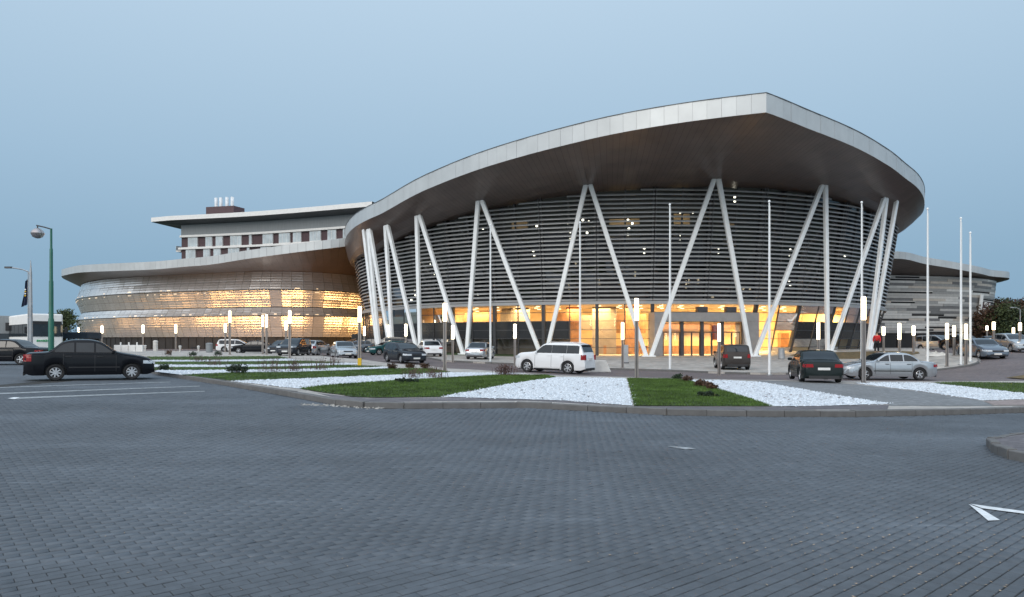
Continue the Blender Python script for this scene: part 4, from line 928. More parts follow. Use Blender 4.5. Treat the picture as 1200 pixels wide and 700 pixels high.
def link(name, me, parent, loc=(0,0,0)):
    o = bpy.data.objects.new(name, me); COL.objects.link(o); o.parent = parent; o.location = loc; return o
def make_car(label, kind, L, W, H, paint, pos, heading, wb=.585, fo=.205, rw=.315, spokes=5, name="parked_car", cat="car", detail=1, plate='both', lamp='lens', clad=False, rails=False):
    """car with its middle at pos, nose pointing along heading (radians from +X)"""
    S = SHAPES[kind]; x, y = pos
    dx, dy = math.cos(heading), math.sin(heading)
    zf, zr = Tz(x+dx*L*.3, y+dy*L*.3), Tz(x-dx*L*.3, y-dy*L*.3)
    base = pos_z(x, y)
    root = thing(name, label, cat, (x, y, base), heading, "cars standing on the site")
    root.rotation_euler = (0, -math.atan2(zf-zr, L*.6), heading)
    topf = pchip([p[0]*L for p in S['top']], [p[1]*H for p in S['top']])
    hw = W/2; belt = S['belt']*H; clr = .19 if kind != 'suv' else .25
    xf = L*(1-fo); xr = xf - wb*L; ra = rw + .055
    def half(s):
        e = min(s, L-s); c = .13*L
        k = 1 - (.17 if s < L/2 else .22)*max(0, 1-e/c)**2.2
        return hw*k
    def bot(s):
        z = clr + .10*max(0, 1-min(s, L-s)/(.05*L))
        for xc in (xf, xr):
            if abs(s-xc) < ra: z = max(z, rw + math.sqrt(max(ra*ra-(s-xc)**2, 0)))
        return z
    st = set(np.linspace(0, L, 50).tolist()) | {p[0]*L for p in S['top']}
    for xc in (xf, xr): st |= {xc+ra*math.cos(a) for a in np.linspace(0, math.pi, 15)} | {xc-ra-.004, xc+ra+.004}
    st = sorted(s for s in st if 0 <= s <= L); st = [s for i, s in enumerate(st) if i == 0 or s - st[i-1] > 1e-3]
    tum = .30 if kind in ('sedan', 'hatch') else .20
    def beltz(s): return min(belt + .04*(1-s/L), topf(s) - .075)
    def roofw(s): return half(s) - .045 - tum*max(0, topf(s) - .05 - beltz(s))
    def section(s):
        zt, zb, w = topf(s), bot(s), half(s); bz = max(beltz(s), zb+.06); zt = max(zt, bz+.07); wr = roofw(s)
        zs = zb + (bz-zb)*.42
        return [(0, zb), (w-.14, zb), (w-.035, zb+.004), (w-.012, zb+min(.07, (bz-zb)*.3)), (w, zs), (w-.004, zs+(bz-zs)*.55), (w-.018, bz-.02), (w-.05, bz), (wr+.005, zt-.055), (wr-.03, zt-.018), (wr-.10, zt), (wr*.45, zt+.018), (0, zt+.022)]
    mb = MB(); rows = []
    for s in st:
        h = section(s); px = s - L/2
        rows.append([(px, -yy, z) for yy, z in h] + [(px, yy, z) for yy, z in h[::-1]])
    mb.grid(rows); n = len(rows[0])
    mb.add(rows[0], [tuple(range(n))]); mb.add(rows[-1], [tuple(range(n-1, -1, -1))])
    body = mb
    bm = bmesh.new(); me = mb.mesh("body", paint, 42); bm.from_mesh(me); bmesh.ops.remove_doubles(bm, verts=bm.verts, dist=2e-4); bmesh.ops.recalc_face_normals(bm, faces=bm.faces); bm.to_mesh(me); bm.free()
    me.polygons.foreach_set("use_smooth", [True]*len(me.polygons)); me.set_sharp_from_angle(angle=R_(40))
    link("body", me, root)
    def side(s, z, o, sg):                         # point on the flank, o proud
        bz, zt, w = beltz(s), topf(s), half(s)
        if z <= bz:
            t = (z - clr)/(bz - clr); yy = w - .012 - .03*max(0, t-.55)/.45 if t > .42 else w - .006*abs(t-.42)
            yy = w - (.018*max(0, (t-.55)/.45) if t > .42 else .012*max(0, (.42-t)/.42))
            if t > .93: yy -= .03*(t-.93)/.07
        else:
            k = (z-bz)/max(zt-.055-bz, .01); yy = (w-.05)*(1-k) + (roofw(s)+.005)*k
        return (s - L/2, sg*(yy+o), z)
    def flank(name, m, s0, s1, zlo, zhi, o=.006, n=6, k=3, sgs=(-1, 1), sm=True):
        for sg in sgs:
            mb = MB(); rr = []
            for i in range(n+1):
                s = s0 + (s1-s0)*i/n; a, b = zlo(s), zhi(s)
                rr.append([side(s, a+(b-a)*j/k, o, sg) for j in range(k+1)])
            mb.grid(rr); mb.build(name, m, root, smooth=sm)
    g0, g1 = S['glass'][0]*L, S['glass'][1]*L; p0, p1 = S['pil'][0]*L, S['pil'][1]*L
    zlo = lambda s: beltz(s)+.03
    zhi = lambda s: max(min(topf(s)-.085, H*.925), beltz(s)+.035)
    pw = .006 if kind == 'suv' else .03
    for a, b in ((g0, p0-pw), (p0+pw, p1-pw), (p1+pw, g1)): flank("side_window", M['carglass'], a, b, zlo, zhi, .007, 7, 2)
    def deck(name, m, s0, s1, o=.008, f=.93, n=4, wmul=1.0, drop=0):
        mb = MB(); rr = []
        for i in range(n+1):
            s = s0+(s1-s0)*i/n; zt = topf(s); wr = (roofw(s)-.06)*f*wmul
            rr.append([(s-L/2 + (.012 if s > L/2 else -.012), y_, zt + .018*(1-(y_/max(wr, .1))**2) + o) for y_ in np.linspace(-wr, wr, 7)])
        mb.grid(rr); return mb.build(name, m, root, smooth=True)
    deck("rear_window", M['carglass'], S['rear'][0]*L+.03, S['rear'][1]*L-.02); deck("windscreen", M['carglass'], S['front'][0]*L+.02, S['front'][1]*L-.02)
    # doors, handles, sills
    if detail:
        dl = [(max(p0-.42*(p0-g0)-.1, xr+ra*.55), p1-.006), (p1+.006, min(g1+.02, xf-ra-.06))]
        for a, b in dl:
            flank("door", paint, a, b, lambda s: max(clr+.13, bot(s)+.03), lambda s: beltz(s)-.004, .010, 6, 6)
            for sg in (-1, 1):
                q = side(a+.16, belt-.10, .02, sg); MB().box(q, (.2, .03, .035)).build("door_handle", M['trim'] if detail == 1 else paint, root)
        for sx in (dl[0][0], p1, dl[1][1]): flank('door_gap', M['trim'], sx-.008, sx+.008, lambda s: max(clr+.13, bot(s)+.03), lambda s: beltz(s)-.004, .0125, 1, 6)
        flank("side_moulding", M['trim'] if not clad else M['trim'], xr+ra+.05, xf-ra-.05, lambda s: clr+.27 if not clad else clr+.0, lambda s: clr+.315 if not clad else clr+.07, .016, 6, 1)
    for sg in (-1, 1):
        q = side(g1-.10, belt+.05, .02, sg); m_ = MB().box((q[0]+.02, q[1]+sg*.1, q[2]+.02), (.10, .2, .13)); m_.build("mirror", paint if detail else M['trim'], root, bevel=.03)
    # lamps
    ew = half(0)
    for sg in (-1, 1):
        mb = MB(); z0, z1 = H*.485, H*.585 if kind in ('sedan', 'hatch') else H*.63; inn_ = {'sedan': .58, 'hatch': .66}.get(kind, .80)
        if lamp == 'tall': z0, z1, inn_ = H*.47, H*.635, .78
        rr = [[side(s, z0+(z1-z0)*j/2, .012, sg) for j in range(3)] for s in (.24, .17, .1, .03)]
        mb.grid(rr); e = half(0.01)
        mb.hexa([(-L/2-.014, sg*e*inn_, z0), (-L/2-.014, sg*e*1.0, z0), (-L/2+.04, sg*e*1.0, z0), (-L/2+.04, sg*e*inn_, z0), (-L/2-.010, sg*e*(inn_+.03), z1), (-L/2-.010, sg*e*.98, z1), (-L/2+.04, sg*e*.98, z1), (-L/2+.04, sg*e*(inn_+.03), z1)])
        mb.build("tail_lamp", M['red'], root)
        mb = MB(); z0, z1 = H*.395, H*.475
        if kind in ('suv', 'mpv'): z0, z1 = z0+.07*H, z1+.06*H
        rr = [[side(s, z0+(z1-z0)*j/2 + (L-s)*.05, .010, sg) for j in range(3)] for s in (L-.40, L-.25, L-.12, L-.02)]
        mb.grid(rr); e = half(L-.01)
        mb.hexa([(L/2-.04, sg*e*.5, z0), (L/2+.012, sg*e*.5, z0), (L/2+.012, sg*e*1.0, z0), (L/2-.04, sg*e*1.0, z0), (L/2-.06, sg*e*.55, z1), (L/2+.006, sg*e*.55, z1), (L/2+.006, sg*e*1.0, z1), (L/2-.06, sg*e*1.0, z1)])
        mb.build("headlight", M['clear'], root)
    MB().box((L/2+.004, 0, H*.42), (.03, W*.42, .09)).build("grille", M['trim'], root)
    MB().box((L/2+.006, 0, clr+.12), (.03, W*.55, .12)).build("air_intake", M['trim'], root)
    MB().box((-L/2-.004, 0, clr+.07), (.03, W*.70, .14)).build("rear_valance", M['trim'], root)
    if plate in ('both', 'rear'): MB().box((-L/2-.014, 0, H*.44 if kind != 'suv' else H*.5), (.02, .5, .11)).build("number_plate", M['plate'], root)
    if plate in ('both', 'front'): MB().box((L/2+.022, 0, clr+.2), (.02, .5, .11)).build("number_plate", M['plate'], root)
    # bumper strips
    for e0, e1, nm in ((0.005, .32, "rear_bumper"), (L-.34, L-.005, "front_bumper")):
        flank(nm, paint, e0, e1, lambda s: max(H*.25, bot(s)+.02), lambda s: max(H*.38, bot(s)+.05), .012, 4, 2)
    MB().box((0, 0, .40), (L*.9, W-.36, .40)).build("underbody", M['black'], root)
    for xc in (xf, xr): MB().box((xc-L/2, 0, rw+ .18), (ra*1.9, W-.22, .5)).build("wheel_well", M['black'], root)
    if rails:
        for sg in (-1, 1): MB().path([(L*.10-L/2, sg*(roofw(L*.2)-.1), H*.965), (L*.2-L/2, sg*(roofw(L*.2)-.08), H+.04), (L*.5-L/2, sg*(roofw(L*.4)-.08), H+.03), (L*.55-L/2, sg*(roofw(L*.5)-.1), H*.96)], .02).build("roof_rail", M['chrome'], root)
    for xc in (xf, xr):
        for sg in (-1, 1):
            wh = bpy.data.objects.new("wheel", None); COL.objects.link(wh); wh.parent = root; wh.location = (xc-L/2, sg*(hw-.125), rw); wh.rotation_euler = (0, random.random()*6, 0)
            link("tyre", tyre_mesh(rw, .21), wh); link("rim", rim_mesh(rw, spokes, sg), wh)
    return root
ZLEV = {}
def pos_z(x, y):
    z = Tz(x, y)
    p = np.array([[x, y]])
    if inpoly(p, ap_poly)[0]: return z + AZ
    if inpoly(p, island_poly)[0]: return z + KZ
    return z
def gpos(u, v, Y): return ((u-600)/FPX*Y, Y)
D = math.radians
CARS = [
 # label, kind, L, W, H, paint, u, Y, heading deg, extra
 ("black sedan parked broadside at the left edge of the lawns, nose to the right", 'sedan', 4.2, 1.70, 1.50, 'black', 107, 27.0, 31, dict(spokes=8, rw=.295, wb=.583, fo=.185, lamp='tall')),
 ("dark sedan cut off by the left edge, its tail beside the white bus", 'sedan', 4.75, 1.8, 1.44, 'black', 4, 41.0, 186, dict(spokes=5)),
 ("white estate car half hidden behind a black coupe below the metal wing", 'mpv', 4.5, 1.75, 1.5, 'white', 278, 84, 12, dict()),
 ("black low coupe facing left in front of the white estate", 'sedan', 4.8, 1.8, 1.38, 'black', 298, 76, 184, dict()),
 ("small dark car tucked between the black coupe and the dark hatchback", 'hatch', 4.1, 1.7, 1.45, 'charcoal', 331, 72, 262, dict()),
 ("dark hatchback facing the camera beside a lamp post, below the metal wing", 'mpv', 4.2, 1.8, 1.52, 'charcoal', 345, 62, 265, dict()),
 ("silver hatchback seen from behind, between dark hatchback and silver sedan", 'hatch', 4.2, 1.76, 1.46, 'silver', 370, 68, 82, dict(lamp='tall')),
 ("silver sedan facing the camera near the yellow-wrapped lamp post", 'sedan', 4.6, 1.76, 1.42, 'silver', 403, 60.5, 292, dict()),
 ("dark van in the shadow left of the first slanting columns", 'mpv', 4.7, 1.85, 1.75, 'black', 436, 92, 175, dict()),
 ("grey car mostly hidden behind the yellow-wrapped lamp post", 'hatch', 4.2, 1.75, 1.46, 'grey', 416, 84, 200, dict()),
 ("dark teal car in front of the beige off-roader", 'hatch', 4.3, 1.76, 1.46, 'teal', 454, 73, 215, dict()),
 ("beige off-roader behind the dark teal car at the slanting columns", 'suv', 4.6, 1.85, 1.75, 'beige', 470, 82, 15, dict()),
 ("charcoal hatchback on the drive, front three quarters towards the camera", 'hatch', 4.3, 1.81, 1.47, 'charcoal', 474, 51.5, 302, dict(rw=.32)),
 ("white sedan seen from behind beside the charcoal hatchback", 'sedan', 4.65, 1.81, 1.46, 'white', 503, 66.5, 108, dict()),
 ("silver sedan seen from behind at the foot of a pair of white columns", 'sedan', 4.5, 1.76, 1.42, 'silver', 563, 60.5, 80, dict()),
 ("large white off-roader on the drive in front of the round hall", 'suv', 4.78, 1.90, 1.88, 'white', 650, 44.0, 150, dict(rw=.39, spokes=6, wb=.583, fo=.19, rails=True, clad=True, lamp='tall', detail=2)),
 ("dark grey compact off-roader standing before the hall entrance", 'suv', 4.45, 1.85, 1.66, 'brown', 857, 48.5, 83, dict(rw=.34, clad=True)),
 ("black sedan seen from behind leaving the crossing path on the right", 'sedan', 4.6, 1.78, 1.43, 'dgreen', 954, 33.2, 77, dict(rw=.315, plate='rear')),
 ("silver sedan broadside on the right, partly behind the black sedan", 'sedan', 4.75, 1.78, 1.44, 'silver', 1036, 37.8, 179, dict(rw=.32, spokes=5, wb=.595)),
 ("silver people carrier facing the camera beside the striped wing", 'mpv', 4.5, 1.8, 1.66, 'silver', 1099, 74, 292, dict()),
 ("dark car behind the flagpoles on the right", 'sedan', 4.5, 1.78, 1.44, 'black', 1128, 66, 275, dict()),
 ("grey-blue sedan facing the camera on the right hand drive", 'sedan', 4.6, 1.78, 1.42, 'grey', 1150, 53, 262, dict()),
 ("dark sedan behind the grey-blue sedan on the right", 'sedan', 4.6, 1.78, 1.42, 'charcoal', 1163, 70, 250, dict()),
 ("black car parked below the autumn wood at the far right", 'hatch', 4.3, 1.78, 1.5, 'black', 1172, 80, 230, dict()),
 ("pale grey hatchback facing the camera at the right edge", 'hatch', 4.3, 1.78, 1.5, 'silver', 1187, 60, 262, dict()),
 ("dark blue-black car cut off by the right edge behind the pale hatchback", 'hatch', 4.3, 1.78, 1.5, 'charcoal', 1206, 72, 240, dict()),
]
for lab, kind, L, W, H, pt, u, Y, hd_, ex in CARS:
    make_car(lab, kind, L, W, H, PAINT[pt], gpos(u, 0, Y), D(hd_), **ex)
# ------------------------------------------------------------------ lamp posts with glowing tubes
def lamp_post(label, u, vt, vb, base, wide=.1, tall=True, name="lamp_post", double=False):
    x, y = base; z = pos_z(x, y); top = zat(vt, y); h = top - z; lt = (vb - vt)/FPX*y
    t = thing(name, label, "street lamp", (x, y, z), 0, "post lamps with glowing tubes")
    post = MB()
    for s in (-1, 1): MB().box((s*.052, 0, (h-lt)/2), (.062, .09, h-lt)).build("post_leg", M['post'], t)
    MB().box((0, 0, (h-lt)/2), (.04, .05, h-lt-.02)).build("post_core", M['mullion'], t); MB().tube((0,0,.0), (0,0,.03), .16, n=12).build("foot_plate", M['post'], t)
    r = min(wide, .13)
    MB().lathe([(.001, h-lt), (r, h-lt), (r, h-.04), (r*.8, h), (.001, h)], 14).build("glowing_tube", M['tube'], t, smooth=True)
    MB().tube((0,0,h), (0,0,h+.03), r*.9, n=12).build("cap", M['post'], t)
    return t
def gb(u, v, dz): return ground(u, v, dz)
lamp_post("near lamp post at the right edge of the white gravel, in front of the hall", 746, 350, 375.5, gb(746, 443.5, KZ), .098)
lamp_post("tall lamp post on the tip of the gravel beside the silver sedan", 1012, 348, 375, gb(1012, 449.5, KZ), .098)
lamp_post("lamp post behind the red twig shrubs, left of the white columns", 521.3, 355.5, 376.5, gb(521.3, 435.5, KZ), .098)
yl = lamp_post("lamp post with a yellow wrap around its foot", 421.5, 359.5, 377.5, gb(421.5, 429, KZ), .098)
MB().box((0, 0, .24), (.2, .15, .42)).build("yellow_wrap", M['yellow'], yl)
lamp_post("lamp post in front of the dark hatchback at the left stripes", 339.5, 364, 379, gb(339.5, 420.5, KZ), .10)
lamp_post("left post of the close lamp pair before the metal wing", 307.8, 370, 383, gb(307.8, 415.2, KZ), .098)
lamp_post("right post of the close lamp pair before the metal wing", 312.3, 369, 383.5, gb(312.3, 415.6, KZ), .10)
lamp_post("lamp post in front of the white estate car", 269.3, 364.5, 378, gb(269.3, 416, KZ), .098)
for lab, u, vt, vb, vg in (
 ("short lamp in front of the left end of the metal wing, by the tree", 92, 384, 391, 411.5), ("short lamp above the black sedan's roof, left one", 119.5, 382, 390.5, 411.5), ("short lamp before the metal wing, above the sedan's bonnet", 167.6, 381, 390.5, 411.8),
 ("short lamp before the metal wing, right of the sedan", 206, 380.5, 390.5, 412), ("short lamp behind the white estate car", 264, 379.5, 389.5, 413), ("short lamp right of the close lamp pair", 335, 376.5, 387, 414),
 ("short lamp just right of the yellow-wrapped post", 427, 382.5, 393.5, 413), ("short lamp at the foot of the leftmost columns", 456, 381, 393.5, 414), ("short lamp behind the charcoal hatchback", 475.6, 380, 394, 417),
 ("short lamp between the white and the silver sedan", 530.6, 381.5, 397.5, 423.5), ("short lamp left of the large white off-roader", 603.4, 380, 396.5, 427.5), ("short lamp right of the large white off-roader", 729.6, 378, 398, 431.5),
 ("short lamp in front of the dark compact off-roader", 842.7, 379.5, 400, 437.5), ("short lamp behind the roof of the black sedan on the right", 959, 378, 398, 431), ("short lamp by the person in the red jacket", 1035.4, 383, 393, 413),
 ("short lamp above the silver sedan's roof, before the striped wing", 1054, 379, 398, 430), ("short lamp at the right end of the dark panels of the striped wing", 1070.6, 382, 393, 414), ("short lamp on the kerb left of the paired flagpoles", 1109.8, 379, 397.5, 430),
 ("short lamp between the people carrier and the flagpoles", 1118, 382, 394.5, 417), ("short lamp beside the last flagpole", 1132, 380, 397.5, 427.5), ("small far lamp under the wall sign", 1156.6, 382, 387, 409.5),
 ("far lamp at the corner of the striped wing", 1164.5, 377.5, 386.5, 410.5), ("far lamp above the pale hatchback at the right edge", 1187.6, 384, 391, 410), ("far lamp at the right edge before the wood", 1195.3, 378.5, 387.5, 411)):
    b = gb(u, vg, AZ if u > 500 else 0); lamp_post(lab, u, vt, vb, b, .0018*b[1] + .012)
# ------------------------------------------------------------------ flagpoles
FL = [("flagpole standing left of the silver sedan's open side, before the columns", 574.6, 265, 424.5), ("flagpole rising behind the large white off-roader", 679.6, 262, 429), ("flagpole before the left side of the entrance", 785, 241, 433.3), ("flagpole right of the dark compact off-roader", 901.5, 237.5, 437.5),
      ("flagpole directly behind the tall lamp on the right", 1009.8, 238.5, 434.5), ("flagpole in front of the striped wing's left part", 1087, 246, 430.5), ("left one of the two close flagpoles at the right", 1126, 257, 428), ("right one of the two close flagpoles at the right", 1137, 274, 424.5)]
for lab, u, vt, vg in FL:
    x, y = gb(u, vg, AZ); z = pos_z(x, y); h = zat(vt, y) - z
    t = thing("flagpole", lab, "flagpole", (x, y, z), 0, "white flagpoles along the forecourt kerb")
    MB().lathe([(.072, 0), (.066, h*.4), (.042, h)], 10).build("pole", M['white_steel'], t, smooth=True); MB().lathe([(.001, h), (.07, h+.02), (.08, h+.08), (.05, h+.13), (.001, h+.15)], 8).build("finial", M['white_steel'], t, smooth=True)
    MB().tube((0,0,0), (0,0,.05), .17, n=10).build("foot_plate", M['galv'], t); MB().tube((.09, -.02, .3), (.06, -.02, h-.2), .008, n=4).build("halyard", M['hotelwhite'], t)
# ------------------------------------------------------------------ left: globe lamp, arm lamp, flag, bus
Y = 36.0; x = (60-600)/FPX*Y; z = pos_z(x, Y); h = zat(268, Y) - z
t = thing("globe_street_lamp", "tall green street lamp with a silver egg-shaped head hanging from its arm", "street lamp", (x, Y, z))
MB().lathe([(.13, 0), (.13, h*.35), (.105, h*.36), (.10, h*.62), (.08, h*.63), (.075, h*.85), (.055, h*.86), (.05, h)], 10).build("pole", M['lampgreen'], t, smooth=30)
ax = (44-60)/FPX*Y; MB().path([(0, 0, h-.03), (ax*.5, 0, h+.07), (ax-.05, 0, h+.16)], .035).build("arm", M['mullion'], t); MB().tube((ax, 0, h+.16), (ax, 0, h-.05), .03).build("hanger", M['mullion'], t)
gz = zat(273.5, Y) - z; MB().lathe([(.001, gz+.27), (.12, gz+.25), (.26, gz+.12), (.31, gz), (.29, gz-.06), (.22, gz-.19), (.1, gz-.25), (.001, gz-.27)], 20, (ax, 0, 0)).build("lamp_head", M['silver'], t, smooth=True)
Y = 55.0; x = (36-600)/FPX*Y; z = pos_z(x, Y); h = zat(320, Y) - z
t = thing("arm_street_lamp", "grey street lamp with a curved arm reaching left, by the navy flag", "street lamp", (x, Y, z))
MB().lathe([(.16, 0), (.13, h*.5), (.09, h), (.05, h+.5), (.02, zat(305, Y)-z)], 8).build("pole", M['galv'], t, smooth=True)
aw = (8-36)/FPX*Y; MB().path([(0,0,h-.2), (aw*.12,0,h+.1), (aw*.35,0,h+.27), (aw*.7,0,h+.38), (aw*.95,0,h+.42)], .05).build("arm", M['galv'], t); MB().box((aw*.93, 0, h+.42), (.5, .22, .14)).build("lamp_head", M['mullion'], t)
Y = 50.0; x = (33-600)/FPX*Y; z = pos_z(x, Y); h = zat(318, Y) - z
t = thing("flag_mast", "thin mast with a limp navy flag beside the grey street lamp", "flagpole", (x, Y, z))
MB().tube((0,0,0), (0,0,h), .045, .03).build("mast", M['galv'], t)
fz0, fz1 = zat(357, Y)-z, zat(327, Y)-z
rows = [[(-.03 - .0*k - (i/6)*(.16 + .26*k/8), .06*math.sin(i*2.2+k*.5), fz1 + (fz0-fz1)*(k/8) - i*.03) for i in range(7)] for k in range(9)]
fl = MB().grid(rows).build("flag", M['navy'], t, smooth=True)
for k, zz in enumerate((.42, .5, .58, .66)): MB().quad(*[(-.16+dx_, -.075, fz1+(fz0-fz1)*zz+dz_) for dx_, dz_ in ((-.05,-.05),(.05,-.03),(.05,.05),(-.05,.04))]).build("flag_emblem", M['yellow'] if k % 2 else M['hotelwhite'], fl)
Y = 60.0; bx, by = (44-600)/FPX*Y, Y; z = pos_z(bx, by)
t = thing("city_bus", "white bus facing the camera with green lettering under its wide windscreen", "bus", (bx, by+1, z), R_(44))
bw, bh = 2.5, zat(367.5, Y) - z
MB().box((0, 5, bh/2+.2), (bw, 10.6, bh-.4)).build("body", M['hotelwhite'], t, bevel=.12)
wz0, wz1 = zat(394.5, Y)-z, zat(379.5, Y)-z
MB().box((.02, -.31, (wz0+wz1)/2), (bw-.12, .06, wz1-wz0)).build("windscreen", M['carglass'], t); MB().box((0, -.33, wz1+.10), (bw-.2, .06, .26)).build("destination_board", M['trim'], t)
for s in (-1, 1):
    MB().box((s*(bw/2+.22), -.35, wz0+.55), (.2, .16, .55)).build("mirror", M['trim'], t, bevel=.03); MB().box((s*(bw/2-.3), -.33, wz0-.85), (.35, .06, .18)).build("headlight", M['clear'], t)
    for yy in (1.6, 7.6): MB().lathe([(.001,-.13),(.3,-.14),(.46,-.13),(.48,0),(.46,.13),(.3,.14),(.001,.13)], 18, (s*(bw/2-.12), yy, .48), 'Y').v
for s in (-1, 1):
    for yy in (1.8, 7.6):
        mb = MB().lathe([(.001,-.14),(.3,-.15),(.46,-.13),(.49,0),(.46,.13),(.3,.15),(.001,.14)], 18, axis='Y'); mb.v = [(p[1]+s*(bw/2-.14), p[0]+yy, p[2]+.49) for p in mb.v]; mb.build("wheel", M['black'], t)
    for k in range(5): MB().box((s*(bw/2+.003), 1.2+k*1.9, (wz0+wz1)/2), (.05, 1.75, wz1-wz0)).build("side_window", M['carglass'], t)
MB().box((0, -.32, .42), (bw-.15, .06, .35)).build("bumper", M['trim'], t)
for k, (w_, h_) in enumerate(((.13,.16),(.12,.13),(.11,.13),(.14,.16),(.1,.2),(.12,.13),(.1,.13),(.13,.14))): MB().box((-.62+k*.155, -.33, wz0-.36), (w_, .03, h_), M=Matrix.Rotation(.15, 3, 'Y')).build("green_letter", M['green_print'], t)
Y = 66; bx = (-6-600)/FPX*Y; z = pos_z(bx, Y)
t = thing("box_trailer", "grey box trailer cut off by the left edge beside the white bus", "trailer", (bx, Y, z), R_(24)); tw_, thh = 3.6, zat(370, Y)-z
MB().box((0, 2, thh/2+.3), (tw_, 4, thh-.6)).build("box", M['hotelgrey'], t, bevel=.05); MB().box((1.05, -.02, thh*.72), (.45, .06, .75)).build("vent", M['trim'], t)
MB().box((0, -.02, thh*.47), (tw_-.3, .06, .55)).build("window_strip", M['carglass'], t)
for s in (-1.2, 1.2): mb = MB().lathe([(.001,-.13),(.42,-.13),(.45,0),(.42,.13),(.001,.13)], 14, (s, .4, .45), 'Y'); mb.build("wheel", M['black'], t)
Y = 66; bx = (91-600)/FPX*Y; z = pos_z(bx, Y)
t = thing("dark_canopy", "long low dark blue canopy behind the roof of the black sedan", "shelter", (bx, Y, z)); ch = zat(389.5, Y)-z
MB().box((0, 0, ch-.3), (3.2, 2.2, .6)).build("roof", mk("dark_blue_sheet", (.02,.035,.05), .5), t, bevel=.04)
for sx in (-1.4, 1.4): MB().box((sx, .9, (ch-.6)/2), (.12, .12, ch-.6)).build("post", M['trim'], t)
MB().box((0, 1.0, (ch-.6)/2), (2.7, .06, ch-.7)).build("back_panel", M['plinth'], t)
# ------------------------------------------------------------------ small furniture
def bin_(label, u, v, r, hgt, m, name="litter_bin", dz=AZ):
    x, y = gb(u, v, dz); t = thing(name, label, "bin", (x, y, pos_z(x, y))); MB().lathe([(r*.85, 0), (r, .06), (r, hgt*.8), (r*.9, hgt*.82)], 12).build("body", m, t, smooth=30); MB().lathe([(r*1.05, hgt*.82), (r*1.05, hgt*.93), (r*.6, hgt), (.001, hgt)], 12).build("lid", m, t, smooth=30)
bin_("grey litter bin by the dry grass right of the entrance", 915.7, 421, .28, 1.0, M['galv']); bin_("dark grey litter bin left of the white estate car", 245.3, 413.5, .36, 1.1, M['hotelgrey'], dz=0); bin_("pale slim pillar on the walkway before the metal wing", 182.3, 411.8, .28, 1.35, M['concrete'], "bollard", 0)
x, y = gb(733, 426, AZ); t = thing("info_pillar", "grey information pillar right of the short lamp before the lit hall", "sign", (x, y, pos_z(x, y))); MB().box((0, 0, .75), (.42, .2, 1.4)).build("panel", M['galv'], t, bevel=.03); MB().box((0, 0, .04), (.5, .3, .08)).build("foot", M['mullion'], t)
for lab, u, v in (("low white-topped light left of the pale pillar", 170.2, 412), ("low white-topped light right of the pale pillar", 211, 413), ("low white-topped light left of the dark grey bin", 232.6, 413.2)):
    x, y = gb(u, v, 0); t = thing("bollard_light", lab, "bollard", (x, y, pos_z(x, y)), 0, "low lights on the walkway"); MB().lathe([(.09, 0), (.09, .42), (.14, .43), (.14, .62), (.001, .66)], 10).build("stem", M['concrete'], t); MB().lathe([(.17, .66), (.17, .72), (.001, .78)], 10).build("cap", M['hotelwhite'], t)
x, y = gb(151, 413.5, 0); t = thing("white_barrier", "low white panelled barrier behind the bonnet of the black sedan", "barrier", (x, y, pos_z(x, y)))
for k in range(4): MB().box((-1.2+k*.8, 0, .42), (.74, .3, .84)).build("panel", M['hotelwhite'], t, bevel=.03)
for k in range(3): MB().tube((-.9+k*.9, 0, .8), (-.9+k*.9, 0, 1.15), .08, n=8).build("knob", M['hotelwhite'], t)
x, y = gb(705, 436.5, 0); t = thing("concrete_block", "pale angled concrete block behind the large white off-roader", "block", (x, y+.3, Tz(x, y)))
bl = MB().prism([(-.85,-.35),(.5,-.4),(.62,.3),(-.85,.4)], 0, .5); MB().add([(-.85,-.35,0),(.62,-.42,0),(.7,.35,0),(-.85,.42,0),(-.80,-.28,.78),(.28,-.33,.78),(.34,.26,.74),(-.80,.34,.78)], [(3,2,1,0),(4,5,6,7),(0,1,5,4),(1,2,6,5),(2,3,7,6),(3,0,4,7)]).build("block", M['concrete'], t, bevel=.05)
x, y = gb(1095, 417.5, AZ); t = thing("stone_heap", "small heap of pale stone slabs before the people carrier", "stones", (x, y, pos_z(x, y)))
for k in range(5): MB().hexa([(-.6+k*.25,-.2,0),(-.2+k*.28,-.25,0),(-.2+k*.28,.25,0),(-.6+k*.25,.2,0),(-.45+k*.25,-.12,.25+.1*(k % 3)),(-.25+k*.26,-.1,.2+.12*(k % 2)),(-.25+k*.26,.12,.22),(-.45+k*.25,.1,.3)]).build("slab", M['concrete'], t)
# banner and flag inside the doors
te2 = th(835.5, 38); c = pol(te2, 38.6); t = thing("orange_banner", "orange upright banner glowing just inside the entrance doors", "banner", (c.x, c.y, .15), te2)
MB().box((0, 0, 2.45), (.85, .05, 1.6)).build("cloth", M['orange'], t); MB().tube((-.5, .05, 0), (-.5, .05, 3.4), .03).build("pole", M['mullion'], t); MB().box((0, 0, .04), (.9, .5, .07)).build("foot", M['mullion'], t)
# far right street lamp
Y = 95.; x = (1195.5-600)/FPX*Y; z = pos_z(x, Y); t = thing("tall_far_lamp", "thin tall street lamp standing against the autumn wood", "street lamp", (x, Y, z)); h = zat(363, Y)-z
MB().tube((0,0,0), (0,0,h), .09, .05).build("pole", M['galv'], t); MB().path([(0,0,h), (-.5,0,h+.25), (-1.1,0,h+.3)], .04).build("arm", M['galv'], t); MB().box((-1.1, 0, h+.28), (.5, .2, .12)).build("lamp_head", M['galv'], t)
